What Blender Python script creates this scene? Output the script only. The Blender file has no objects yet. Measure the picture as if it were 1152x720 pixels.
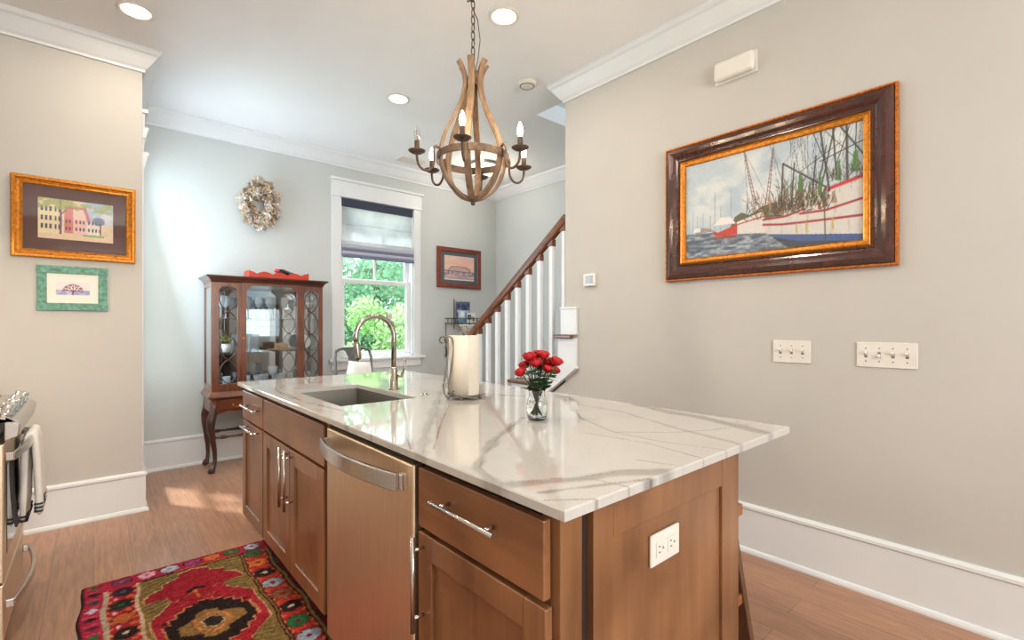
import bpy, bmesh, math, random
import numpy as np
from mathutils import Vector, Matrix

C = bpy.context.scene.collection
SC = bpy.context.scene
PI = math.pi
random.seed(7)
RNG = np.random.default_rng(7)

def lin(c):
    """sRGB 0-255 -> linear rgba"""
    o = []
    for v in c[:3]:
        v = v / 255.0
        o.append(v / 12.92 if v <= 0.04045 else ((v + 0.055) / 1.055) ** 2.4)
    return (o[0], o[1], o[2], 1.0)

# ------------------------------------------------------------------ camera
cam_data = bpy.data.cameras.new('camera')
cam = bpy.data.objects.new('camera', cam_data)
C.objects.link(cam)
cam.location = (0, 0, 1.234)
cam.rotation_euler = (PI / 2, 0, -0.71783)
cam_data.sensor_width = 36.0
cam_data.lens = 36.0 * 539.23 / 1152.0
cam_data.shift_y = 5.6 / 1152.0
cam_data.clip_start = 0.02
SC.camera = cam

# ------------------------------------------------------------------ exposure, world, sun, daylight
SC.view_settings.view_transform = 'Standard'
SC.view_settings.look = 'None'
SC.view_settings.exposure = -0.25
SC.view_settings.gamma = 1.0
SC.view_settings.use_curve_mapping = False
SC.cycles.max_bounces = 10
SC.cycles.diffuse_bounces = 5
SC.cycles.transparent_max_bounces = 16
SC.cycles.sample_clamp_indirect = 4.0
SC.cycles.caustics_reflective = False
SC.cycles.caustics_refractive = False

world = bpy.data.worlds.new('sky')
SC.world = world
world.use_nodes = True
bg = world.node_tree.nodes['Background']
bg.inputs[0].default_value = (0.80, 0.90, 1.0, 1)
bg.inputs[1].default_value = 6.5

def light(name, kind, loc, energy, color=(1, 1, 1), target=None, **kw):
    d = bpy.data.lights.new(name, kind)
    d.energy = energy
    d.color = color
    for k, v in kw.items():
        setattr(d, k, v)
    o = bpy.data.objects.new(name, d)
    C.objects.link(o)
    o.location = loc
    if target is not None:
        o.rotation_euler = (Vector(target) - Vector(loc)).to_track_quat('-Z', 'Y').to_euler()
    return o

light('sun', 'SUN', (0, 8, 8), 15.0, (0.90, 0.95, 1.0), target=(0.50, 7.25, 6.1), angle=math.radians(3))
# west window daylight, then added fill lamps for the kitchen and the stairwell
DAY = (0.66, 0.84, 1.0)
light('daylight_dining_west', 'AREA', (0.10, 4.56, 1.75), 62, DAY, target=(2.2, 3.0, 2.2), shape='RECTANGLE', size=0.62, size_y=1.6)
light('kitchen_south_fill', 'AREA', (0.6, -3.42, 1.75), 200, (1.0, 0.985, 0.96), target=(0.8, 0, 3.4), shape='RECTANGLE', size=2.2, size_y=1.7)  # added fill, aimed up to brighten the ceiling
light('stairwell_fill', 'AREA', (3.5, 0.9, 4.95), 115, (0.84, 0.93, 1.0), target=(3.4, 2.2, 0), shape='RECTANGLE', size=1.0, size_y=2.2)  # added fill under the closed shaft top, which has no window
WARM = (1.0, 0.87, 0.72)

# ------------------------------------------------------------------ materials
def nt(name):
    m = bpy.data.materials.new(name)
    m.use_nodes = True
    t = m.node_tree
    return m, t, t.nodes['Principled BSDF']

def mapping(t, scale, coord='Object'):
    tc = t.nodes.new('ShaderNodeTexCoord')
    mp = t.nodes.new('ShaderNodeMapping')
    mp.inputs['Scale'].default_value = scale
    t.links.new(tc.outputs[coord], mp.inputs[0])
    return mp

def noise(t, mp, scale=5, detail=6, rough=0.55, dist=0.0):
    n = t.nodes.new('ShaderNodeTexNoise')
    n.inputs['Scale'].default_value = scale
    n.inputs['Detail'].default_value = detail
    n.inputs['Roughness'].default_value = rough
    n.inputs['Distortion'].default_value = dist
    t.links.new(mp.outputs[0], n.inputs['Vector'])
    return n

def ramp(t, src, stops):
    r = t.nodes.new('ShaderNodeValToRGB')
    e = r.color_ramp.elements
    e[0].position, e[0].color = stops[0][0], lin(stops[0][1])
    e[1].position, e[1].color = stops[-1][0], lin(stops[-1][1])
    for p, c in stops[1:-1]:
        x = e.new(p)
        x.color = lin(c)
    t.links.new(src, r.inputs[0])
    return r

def bump(t, b, src, strength=0.1, dist=0.002):
    n = t.nodes.new('ShaderNodeBump')
    n.inputs['Strength'].default_value = strength
    n.inputs['Distance'].default_value = dist
    t.links.new(src, n.inputs['Height'])
    t.links.new(n.outputs[0], b.inputs['Normal'])

def plain(name, c, rough=0.5, metal=0.0, spec=0.5, var=0.04, scale=20, bmp=0.0, coat=0.0):
    """procedural material: base colour with slight noise variation"""
    m, t, b = nt(name)
    mp = mapping(t, (1, 1, 1))
    n = noise(t, mp, scale, 3)
    lo = tuple(max(0, v * (1 - var)) for v in c)
    hi = tuple(min(255, v * (1 + var)) for v in c)
    r = ramp(t, n.outputs['Fac'], [(0.3, lo), (0.7, hi)])
    t.links.new(r.outputs[0], b.inputs['Base Color'])
    b.inputs['Roughness'].default_value = rough
    b.inputs['Metallic'].default_value = metal
    b.inputs['Specular IOR Level'].default_value = spec
    b.inputs['Coat Weight'].default_value = coat
    if bmp:
        bump(t, b, n.outputs['Fac'], bmp)
    return m

def wood(name, dark, light_, axis='Z', scale=6, rough=0.4, stretch=0.08, coat=0.0, blotch=0.35):
    m, t, b = nt(name)
    s = {'X': (stretch, 1, 1), 'Y': (1, stretch, 1), 'Z': (1, 1, stretch)}[axis]
    mp = mapping(t, s)
    n = noise(t, mp, scale * 5, 8, 0.62, 0.6)
    mp2 = mapping(t, (1, 1, 1))
    n2 = noise(t, mp2, scale, 3, 0.5, 0.3)
    mx = t.nodes.new('ShaderNodeMix')
    mx.inputs[0].default_value = blotch
    t.links.new(n.outputs['Fac'], mx.inputs[2])
    t.links.new(n2.outputs['Fac'], mx.inputs[3])
    r = ramp(t, mx.outputs[0], [(0.32, dark), (0.68, light_)])
    t.links.new(r.outputs[0], b.inputs['Base Color'])
    b.inputs['Roughness'].default_value = rough
    b.inputs['Coat Weight'].default_value = coat
    b.inputs['Coat Roughness'].default_value = 0.15
    bump(t, b, n.outputs['Fac'], 0.08, 0.001)
    return m

def brushed(name, c, rough=0.3, axis='Y'):
    m, t, b = nt(name)
    s = {'X': (0.02, 1, 1), 'Y': (1, 0.02, 1), 'Z': (1, 1, 0.02)}[axis]
    n = noise(t, mapping(t, s), 220, 4)
    r = ramp(t, n.outputs['Fac'], [(0.25, tuple(v * 0.93 for v in c)), (0.75, c)])
    t.links.new(r.outputs[0], b.inputs['Base Color'])
    b.inputs['Metallic'].default_value = 1.0
    b.inputs['Roughness'].default_value = rough
    bump(t, b, n.outputs['Fac'], 0.03, 0.0005)
    return m

def pane_glass(name, tint=(1, 1, 1), refl=1.0):
    """thin pane: clear, with Fresnel mirror reflection"""
    m = bpy.data.materials.new(name)
    m.use_nodes = True
    t = m.node_tree
    t.nodes.clear()
    out = t.nodes.new('ShaderNodeOutputMaterial')
    tr = t.nodes.new('ShaderNodeBsdfTransparent')
    tr.inputs[0].default_value = (*tint, 1)
    gl = t.nodes.new('ShaderNodeBsdfGlossy')
    gl.inputs['Roughness'].default_value = 0.01
    fr = t.nodes.new('ShaderNodeFresnel')
    fr.inputs[0].default_value = 1.5
    ge = t.nodes.new('ShaderNodeNewGeometry')      # same refraction index seen from either face of the pane
    ma = t.nodes.new('ShaderNodeMath')
    ma.operation = 'MULTIPLY_ADD'
    ma.inputs[1].default_value = 1 / 1.5 - 1.5
    ma.inputs[2].default_value = 1.5
    t.links.new(ge.outputs['Backfacing'], ma.inputs[0])
    t.links.new(ma.outputs[0], fr.inputs[0])
    mu = t.nodes.new('ShaderNodeMath')
    mu.operation = 'MULTIPLY'
    mu.use_clamp = True
    mu.inputs[1].default_value = refl
    mx = t.nodes.new('ShaderNodeMixShader')
    t.links.new(fr.outputs[0], mu.inputs[0])
    t.links.new(mu.outputs[0], mx.inputs[0])
    t.links.new(tr.outputs[0], mx.inputs[1])
    t.links.new(gl.outputs[0], mx.inputs[2])
    t.links.new(mx.outputs[0], out.inputs[0])
    return m

def solid_glass(name, tint=(1, 1, 1), ior=1.45, rough=0.0):
    m, t, b = nt(name)
    b.inputs['Base Color'].default_value = (*tint, 1)
    b.inputs['Transmission Weight'].default_value = 1.0
    b.inputs['Roughness'].default_value = rough
    b.inputs['IOR'].default_value = ior
    return m

def glow(name, c, strength):
    m, t, b = nt(name)
    b.inputs['Base Color'].default_value = (0.9, 0.9, 0.9, 1)
    b.inputs['Emission Color'].default_value = (*c, 1)
    b.inputs['Emission Strength'].default_value = strength
    return m

def painted(name, rough=0.6, coat=0.0, bmp=0.0, bscale=300, spec=0.5):
    """colours come from the mesh's colour attribute, which this script computes"""
    m, t, b = nt(name)
    a = t.nodes.new('ShaderNodeAttribute')
    a.attribute_name = 'paint'
    t.links.new(a.outputs['Color'], b.inputs['Base Color'])
    b.inputs['Roughness'].default_value = rough
    b.inputs['Coat Weight'].default_value = coat
    b.inputs['Coat Roughness'].default_value = 0.02
    b.inputs['Specular IOR Level'].default_value = spec
    if bmp:
        n = noise(t, mapping(t, (1, 1, 1)), bscale, 3)
        bump(t, b, n.outputs['Fac'], bmp, 0.002)
    return m

M = {}
M['wall'] = plain('wall_paint', (191, 187, 180), 0.75, spec=0.25, var=0.012, scale=2.0)
M['wall_cool'] = plain('cool_grey_wall', (196, 200, 199), 0.75, spec=0.25, var=0.012, scale=2.0)  # cooler grey for the dining and stairwell walls
M['ceiling'] = plain('ceiling_paint', (240, 240, 240), 0.8, spec=0.2, var=0.01, scale=2)
M['trim'] = plain('white_trim_paint', (222, 224, 225), 0.4, var=0.01, scale=3)
M['white_plastic'] = plain('white_plastic', (222, 217, 208), 0.35, var=0.01)
M['cabwood'] = wood('stained_maple', (100, 64, 40), (154, 107, 71), 'Z', 4, 0.36, coat=0.2, blotch=0.6)
M['cabwood_h'] = wood('stained_maple_across', (100, 62, 38), (154, 104, 66), 'Y', 4, 0.36, coat=0.2, blotch=0.6)
M['cabdark'] = plain('dark_gap', (38, 24, 18), 0.7)
M['mahogany'] = wood('mahogany', (66, 32, 19), (126, 68, 40), 'Z', 7, 0.28, coat=0.4)
M['mahogany_dark'] = wood('dark_mahogany', (44, 20, 14), (84, 40, 26), 'X', 7, 0.3, coat=0.4)
M['oak'] = wood('weathered_oak', (80, 62, 46), (150, 120, 92), 'Z', 12, 0.6)
M['stool_wood'] = wood('stool_oak', (120, 72, 40), (166, 108, 64), 'X', 8, 0.4, coat=0.1)
M['stool_leg'] = wood('stool_leg_oak', (78, 50, 32), (116, 76, 50), 'Z', 8, 0.45)
M['rail_wood'] = wood('handrail_oak', (78, 42, 24), (132, 78, 44), 'Y', 8, 0.3, coat=0.3)
M['tread_wood'] = wood('tread_oak', (84, 50, 32), (124, 80, 54), 'X', 8, 0.35, coat=0.2)
M['steel'] = brushed('brushed_steel', (240, 219, 190), 0.42, 'Z')
M['steel_bright'] = brushed('satin_nickel', (216, 211, 205), 0.25, 'Y')
M['chrome'] = plain('chrome', (215, 213, 210), 0.09, 1.0, var=0.01)
M['nickel'] = plain('brushed_nickel', (172, 166, 156), 0.22, 1.0, var=0.03)
M['sinksteel'] = brushed('sink_steel', (128, 122, 114), 0.42, 'X')
M['iron'] = plain('dark_wrought_iron', (78, 66, 58), 0.5, 0.7, var=0.15, scale=60)
M['iron_light'] = plain('pewter_wire', (124, 116, 106), 0.4, 0.8, var=0.1)
M['rust'] = plain('rusty_iron', (88, 72, 60), 0.6, 0.5, var=0.25, scale=45, bmp=0.3)
M['black'] = plain('black_glass', (20, 19, 19), 0.08, var=0.02)
M['blackm'] = plain('black_enamel', (30, 28, 27), 0.35, var=0.05)
M['paper'] = plain('paper_towel', (226, 216, 200), 0.9, spec=0.1, var=0.02, scale=120, bmp=0.2)
M['greywall'] = M['wall']
M['glass_pane'] = pane_glass('window_glass', (0.97, 0.99, 0.98))
M['cab_glass'] = pane_glass('cabinet_glass', (0.95, 0.97, 0.98), 2.2)
M['pic_glass'] = pane_glass('picture_glass', (1, 1, 1), 0.6)
M['glass'] = solid_glass('clear_glass', (1, 1, 1))
M['water'] = solid_glass('vase_water', (0.97, 1, 0.98), 1.33)
M['mirror'] = plain('mirror_back', (205, 210, 212), 0.03, 1.0, var=0.01)
M['gold'] = plain('gilt', (196, 124, 40), 0.35, 0.55, var=0.18, scale=70, bmp=0.3)
M['gold_dark'] = plain('antique_gilt', (176, 98, 30), 0.4, 0.4, var=0.3, scale=90, bmp=0.3)
M['frame_red'] = wood('cherry_frame', (82, 28, 14), (146, 62, 32), 'X', 8, 0.3, coat=0.3)
M['frame_mah'] = wood('painting_frame', (40, 14, 9), (82, 31, 17), 'Y', 3, 0.2, coat=0.6)
M['teal'] = plain('distressed_teal', (92, 140, 122), 0.6, var=0.2, scale=50)
M['mat_brown'] = plain('brown_mat', (84, 52, 46), 0.8, var=0.03)
M['mat_white'] = plain('white_mat', (232, 224, 214), 0.8, var=0.01)
M['mat_blue'] = plain('slate_mat', (82, 92, 98), 0.8, var=0.04)
M['towel_w'] = plain('white_towel', (236, 230, 220), 0.95, spec=0.1, var=0.03, scale=150, bmp=0.5)
M['towel_b'] = plain('oatmeal_towel', (206, 188, 168), 0.95, spec=0.1, var=0.06, scale=150, bmp=0.5)
M['towel_d'] = plain('charcoal_towel', (64, 60, 58), 0.95, spec=0.1, var=0.1, scale=150, bmp=0.5)
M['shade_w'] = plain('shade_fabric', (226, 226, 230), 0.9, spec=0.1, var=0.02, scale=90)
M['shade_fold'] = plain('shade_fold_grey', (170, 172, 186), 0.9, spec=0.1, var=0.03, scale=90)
M['shade_d'] = plain('shade_navy_band', (66, 70, 84), 0.9, spec=0.1, var=0.06, scale=90)
M['red_paint'] = plain('red_lacquer', (196, 52, 24), 0.35, var=0.06)
M['pink_cap'] = plain('pink_red_cap', (206, 62, 84), 0.4)
M['leaf'] = plain('rose_leaf', (58, 92, 38), 0.5, var=0.3, scale=90)
M['leaf_dark'] = plain('rose_stem_green', (52, 84, 38), 0.5, var=0.2)
M['rose'] = plain('red_petal', (178, 8, 18), 0.55, var=0.2, scale=70)
M['gunmetal'] = plain('gunmetal', (104, 106, 108), 0.4, 0.7, var=0.06)
M['pillow'] = plain('white_cushion', (232, 230, 228), 0.95, spec=0.1, var=0.02, bmp=0.2)
M['ceramic'] = plain('white_ceramic', (232, 232, 230), 0.2, var=0.01)
M['plant'] = plain('pale_green_leaf', (136, 160, 70), 0.5, var=0.3, scale=60)
M['wicker'] = plain('woven_tan', (150, 120, 88), 0.8, var=0.3, scale=90, bmp=0.5)
M['bulb'] = glow('candle_bulb', (1.0, 0.80, 0.52), 26)
M['bulb_off'] = pane_glass('unlit_bulb', (0.98, 0.96, 0.93), 1.6)
M['can_glow'] = glow('recessed_lens', (1.0, 0.90, 0.72), 2.6)
M['dome_glow'] = glow('frosted_dome', (1.0, 0.93, 0.78), 1.4)
M['bark'] = plain('bark', (96, 82, 66), 0.9, var=0.3, scale=12)
M['lcd'] = plain('grey_display', (150, 152, 150), 0.2, var=0.03)
M['lens_grey'] = plain('grey_slot', (120, 112, 104), 0.6)
M['siding'] = plain('pale_siding', (214, 218, 226), 0.7, var=0.02)
M['shingle'] = plain('grey_shingle', (130, 126, 130), 0.9, var=0.2, scale=9)
M['lawn'] = plain('lawn', (96, 130, 62), 0.9, var=0.3, scale=9)

def leaf_mat(name, c, through=0.4):
    m, t, b = nt(name)
    n = noise(t, mapping(t, (1, 1, 1)), 1.6, 4)
    r = ramp(t, n.outputs['Fac'], [(0.3, tuple(v * 0.8 for v in c)), (0.7, tuple(min(255, v * 1.15) for v in c))])
    t.links.new(r.outputs[0], b.inputs['Base Color'])
    b.inputs['Roughness'].default_value = 0.6
    tl = t.nodes.new('ShaderNodeBsdfTranslucent')
    t.links.new(r.outputs[0], tl.inputs[0])
    mx = t.nodes.new('ShaderNodeMixShader')
    mx.inputs[0].default_value = through
    t.links.new(b.outputs[0], mx.inputs[1])
    t.links.new(tl.outputs[0], mx.inputs[2])
    t.links.new(mx.outputs[0], t.nodes['Material Output'].inputs[0])
    return m
M['shade_w'] = leaf_mat('shade_fabric', (242, 243, 248), 0.65)
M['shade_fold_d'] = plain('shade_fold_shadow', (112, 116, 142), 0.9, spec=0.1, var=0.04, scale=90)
M['foliage_a'] = leaf_mat('bright_foliage', (158, 190, 128))
M['foliage_b'] = leaf_mat('deep_foliage', (122, 162, 128))

def floor_mat():
    m, t, b = nt('plank_floor')
    tc = t.nodes.new('ShaderNodeTexCoord')
    sep = t.nodes.new('ShaderNodeSeparateXYZ')
    t.links.new(tc.outputs['Object'], sep.inputs[0])
    cmb = t.nodes.new('ShaderNodeCombineXYZ')
    t.links.new(sep.outputs['Y'], cmb.inputs['X'])
    t.links.new(sep.outputs['X'], cmb.inputs['Y'])
    br = t.nodes.new('ShaderNodeTexBrick')
    br.inputs['Scale'].default_value = 1.0
    br.inputs['Brick Width'].default_value = 1.22
    br.inputs['Row Height'].default_value = 0.16
    br.inputs['Mortar Size'].default_value = 0.0012
    br.inputs['Color1'].default_value = lin((192, 143, 104))
    br.inputs['Color2'].default_value = lin((174, 126, 90))
    br.inputs['Mortar'].default_value = lin((104, 76, 58))
    br.offset = 0.37
    t.links.new(cmb.outputs[0], br.inputs['Vector'])
    mp = mapping(t, (14, 0.9, 1))
    n = noise(t, mp, 5, 9, 0.65, 0.8)
    r = ramp(t, n.outputs['Fac'], [(0.3, (120, 88, 68)), (0.5, (190, 170, 156)), (0.7, (238, 222, 204))])
    mx = t.nodes.new('ShaderNodeMix')
    mx.data_type = 'RGBA'
    mx.blend_type = 'MULTIPLY'
    mx.inputs[0].default_value = 0.75
    t.links.new(br.outputs['Color'], mx.inputs[6])
    t.links.new(r.outputs[0], mx.inputs[7])
    g = t.nodes.new('ShaderNodeBrightContrast')
    g.inputs['Bright'].default_value = 0.05
    t.links.new(mx.outputs[2], g.inputs[0])
    t.links.new(g.outputs[0], b.inputs['Base Color'])
    b.inputs['Roughness'].default_value = 0.30
    bump(t, b, n.outputs['Fac'], 0.1, 0.001)
    return m
M['floor'] = floor_mat()

# ------------------------------------------------------------------ mesh helpers
class MB:
    def __init__(s):
        s.v, s.f, s.mi, s.sm = [], [], [], []
    def add(s, vs, fs, mi=0, smooth=False):
        o = len(s.v)
        s.v += [tuple(p) for p in vs]
        for f in fs:
            s.f.append([i + o for i in f])
            s.mi.append(mi)
            s.sm.append(smooth)
        return s
    def box(s, x0, x1, y0, y1, z0, z1, mi=0):
        x0, x1 = min(x0, x1), max(x0, x1)
        y0, y1 = min(y0, y1), max(y0, y1)
        z0, z1 = min(z0, z1), max(z0, z1)
        return s.add([(x0, y0, z0), (x1, y0, z0), (x1, y1, z0), (x0, y1, z0), (x0, y0, z1), (x1, y0, z1), (x1, y1, z1), (x0, y1, z1)],
                     [(0, 3, 2, 1), (4, 5, 6, 7), (0, 1, 5, 4), (1, 2, 6, 5), (2, 3, 7, 6), (3, 0, 4, 7)], mi)
    def bar(s, a, b, w, d, ref=(0, 0, 1), mi=0, w2=None, d2=None):
        """box-section bar from a to b"""
        a, b = Vector(a), Vector(b)
        T = (b - a).normalized()
        R = Vector(ref)
        if abs(T.dot(R)) > 0.98:
            R = Vector((1, 0, 0))
        U = T.cross(R).normalized()
        W = U.cross(T).normalized()
        w2 = w if w2 is None else w2
        d2 = d if d2 is None else d2
        vs = []
        for p, ww, dd in ((a, w, d), (b, w2, d2)):
            for i, j in ((-1, -1), (1, -1), (1, 1), (-1, 1)):
                vs.append(p + U * (i * ww / 2) + W * (j * dd / 2))
        return s.add(vs, [(0, 3, 2, 1), (4, 5, 6, 7), (0, 1, 5, 4), (1, 2, 6, 5), (2, 3, 7, 6), (3, 0, 4, 7)], mi)
    def tube(s, pts, r, n=10, closed=False, mi=0, caps=True):
        P = [Vector(p) for p in pts]
        N = len(P)
        rs = r if isinstance(r, (list, tuple)) else [r] * N
        up = None
        vs = []
        for i in range(N):
            if closed:
                T = P[(i + 1) % N] - P[i - 1]
            else:
                T = P[min(i + 1, N - 1)] - P[max(i - 1, 0)]
            T.normalize()
            if up is None:
                up = Vector((0, 0, 1)) if abs(T.z) < 0.9 else Vector((1, 0, 0))
            U = up - T * up.dot(T)
            if U.length < 1e-6:
                U = T.orthogonal()
            U.normalize()
            up = U
            W = T.cross(U)
            for k in range(n):
                a = 2 * PI * k / n
                vs.append(P[i] + (U * math.cos(a) + W * math.sin(a)) * rs[i])
        fs = []
        for i in range(N if closed else N - 1):
            j = (i + 1) % N
            for k in range(n):
                fs.append((i * n + k, i * n + (k + 1) % n, j * n + (k + 1) % n, j * n + k))
        s.add(vs, fs, mi, True)
        if caps and not closed:
            o = len(s.v) - len(vs)
            s.f.append([o + k for k in range(n)][::-1]); s.mi.append(mi); s.sm.append(False)
            s.f.append([o + (N - 1) * n + k for k in range(n)]); s.mi.append(mi); s.sm.append(False)
        return s
    def lathe(s, prof, c=(0, 0, 0), n=24, mi=0, sx=1, sy=1, smooth=True):
        vs, fs = [], []
        for r, z in prof:
            for k in range(n):
                a = 2 * PI * k / n
                vs.append((c[0] + r * math.cos(a) * sx, c[1] + r * math.sin(a) * sy, c[2] + z))
        for i in range(len(prof) - 1):
            for k in range(n):
                fs.append((i * n + k, i * n + (k + 1) % n, (i + 1) * n + (k + 1) % n, (i + 1) * n + k))
        s.add(vs, fs, mi, smooth)
        o = len(s.v) - len(vs)
        if prof[0][0] > 1e-5:
            s.f.append([o + k for k in range(n)][::-1]); s.mi.append(mi); s.sm.append(False)
        if prof[-1][0] > 1e-5:
            s.f.append([o + (len(prof) - 1) * n + k for k in range(n)]); s.mi.append(mi); s.sm.append(False)
        return s
    def sweep(s, pts, sec, ref, closed=False, mi=0, smooth=False):
        """section (a along ref, b along ref x tangent) swept along pts"""
        P = [Vector(p) for p in pts]
        N, n = len(P), len(sec)
        vs = []
        for i in range(N):
            T = (P[(i + 1) % N] - P[i - 1]) if closed else (P[min(i + 1, N - 1)] - P[max(i - 1, 0)])
            T.normalize()
            R = Vector(ref(i) if callable(ref) else ref)
            R = (R - T * R.dot(T)).normalized()
            B = R.cross(T)
            for a, b in sec:
                vs.append(P[i] + R * a + B * b)
        fs = []
        for i in range(N if closed else N - 1):
            j = (i + 1) % N
            for k in range(n):
                fs.append((i * n + k, i * n + (k + 1) % n, j * n + (k + 1) % n, j * n + k))
        if not closed:
            fs.append(list(range(n))[::-1])
            fs.append([(N - 1) * n + k for k in range(n)])
        return s.add(vs, fs, mi, smooth)
    def prism(s, poly, axis, a, b, mi=0):
        """2-D polygon extruded along an axis: x -> (y,z), y -> (x,z), z -> (x,y)"""
        def P(p, t):
            return {'x': (t, p[0], p[1]), 'y': (p[0], t, p[1]), 'z': (p[0], p[1], t)}[axis]
        n = len(poly)
        vs = [P(p, a) for p in poly] + [P(p, b) for p in poly]
        fs = [list(range(n))[::-1], list(range(n, 2 * n))] + [(i, (i + 1) % n, n + (i + 1) % n, n + i) for i in range(n)]
        return s.add(vs, fs, mi)
    def molding(s, path, prof, mi=0):
        """profile (offset to the right of travel, z) along a mitred 2-D path"""
        P = [Vector(p) for p in path]
        N, n = len(P), len(prof)
        vs = []
        for i in range(N):
            d = []
            if i > 0:
                d.append((P[i] - P[i - 1]).normalized())
            if i < N - 1:
                d.append((P[i + 1] - P[i]).normalized())
            nr = [Vector((q.y, -q.x)) for q in d]
            m = nr[0] if len(nr) == 1 else (nr[0] + nr[1]) / (1 + nr[0].dot(nr[1]))
            for o, z in prof:
                q = P[i] + m * o
                vs.append((q.x, q.y, z))
        fs = []
        for i in range(N - 1):
            for k in range(n):
                fs.append((i * n + k, i * n + (k + 1) % n, (i + 1) * n + (k + 1) % n, (i + 1) * n + k))
        fs.append(list(range(n)))
        fs.append([(N - 1) * n + k for k in range(n)][::-1])
        return s.add(vs, fs, mi)
    def blob(s, c, r, n=10, m=7, mi=0, jit=0.0):
        vs, fs = [], []
        r = r if isinstance(r, (tuple, list)) else (r, r, r)
        for i in range(m + 1):
            th = PI * i / m
            for k in range(n):
                ph = 2 * PI * k / n
                q = 1 + random.uniform(-jit, jit)
                vs.append((c[0] + r[0] * q * math.sin(th) * math.cos(ph), c[1] + r[1] * q * math.sin(th) * math.sin(ph), c[2] + r[2] * q * math.cos(th)))
        for i in range(m):
            for k in range(n):
                fs.append((i * n + k, (i + 1) * n + k, (i + 1) * n + (k + 1) % n, i * n + (k + 1) % n))
        return s.add(vs, fs, mi, True)

OFF = {}
def obj(name, mb, mat, parent=None, bevel=0.0, local=False, solid=0.0, sub=0, segs=2):
    me = bpy.data.meshes.new(name)
    off = Vector((0, 0, 0)) if (parent is None or local) else OFF.get(parent.name, Vector((0, 0, 0)))
    me.from_pydata([tuple(Vector(p) - off) for p in mb.v], [], mb.f)
    for m_ in (mat if isinstance(mat, (list, tuple)) else [mat]):
        me.materials.append(M[m_] if isinstance(m_, str) else m_)
    me.polygons.foreach_set('material_index', mb.mi)
    me.polygons.foreach_set('use_smooth', mb.sm)
    bm = bmesh.new()
    bm.from_mesh(me)
    bmesh.ops.recalc_face_normals(bm, faces=bm.faces)
    bm.to_mesh(me)
    bm.free()
    o = bpy.data.objects.new(name, me)
    C.objects.link(o)
    if parent is not None:
        o.parent = parent
        OFF[o.name] = off
    if solid:
        d = o.modifiers.new('thickness', 'SOLIDIFY')
        d.thickness = solid
        d.offset = 0
    if bevel:
        d = o.modifiers.new('bevel', 'BEVEL')
        d.width = bevel
        d.segments = segs
        d.limit_method = 'ANGLE'
        d.angle_limit = math.radians(40)
    if sub:
        d = o.modifiers.new('smooth', 'SUBSURF')
        d.levels = d.render_levels = sub
    return o

def tag(o, label=None, cat=None, group=None, kind=None):
    if label: o['label'] = label
    if cat: o['category'] = cat
    if group: o['group'] = group
    if kind: o['kind'] = kind
    return o

def thing(name, label, cat, loc=(0, 0, 0), rotz=0.0, group=None):
    o = bpy.data.objects.new(name, None)
    C.objects.link(o)
    o.empty_display_size = 0.05
    o.location = loc
    o.rotation_euler = (0, 0, rotz)
    OFF[o.name] = Vector(loc)
    return tag(o, label, cat, group)

def struct(name, mb, mat, label=None, cat=None, parent=None, bevel=0.0):
    o = obj(name, mb, mat, parent, bevel)
    o['kind'] = 'structure'
    if label: o['label'] = label
    if cat: o['category'] = cat
    return o

def dup(root, loc, rotz=0.0, label=None, group=None, roty=0.0):
    r = root.copy()
    C.objects.link(r)
    r.location = loc
    r.rotation_euler = (0, roty, rotz)
    if label: r['label'] = label
    if group: r['group'] = group
    for ch in list(root.children):
        c = ch.copy(); C.objects.link(c); c.parent = r
        for g in list(ch.children):
            d = g.copy(); C.objects.link(d); d.parent = c
    return r

# ------------------------------------------------------------------ drawn surfaces (colours computed per vertex)
def fbm(shape, cells, octaves=4, seed=0):
    r = np.random.default_rng(seed)
    out = np.zeros(shape)
    amp, tot = 1.0, 0.0
    for o in range(octaves):
        cy, cx = max(2, int(cells[0] * 2 ** o)), max(2, int(cells[1] * 2 ** o))
        g = r.random((cy + 2, cx + 2))
        y = np.linspace(0, cy, shape[0], endpoint=False)
        x = np.linspace(0, cx, shape[1], endpoint=False)
        yi, xi = y.astype(int), x.astype(int)
        fy, fx = (y - yi)[:, None], (x - xi)[None, :]
        fy, fx = fy * fy * (3 - 2 * fy), fx * fx * (3 - 2 * fx)
        a = g[yi][:, xi]; b = g[yi][:, xi + 1]; c = g[yi + 1][:, xi]; d = g[yi + 1][:, xi + 1]
        out += amp * ((a * (1 - fx) + b * fx) * (1 - fy) + (c * (1 - fx) + d * fx) * fy)
        tot += amp
        amp *= 0.5
    return out / tot

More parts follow.
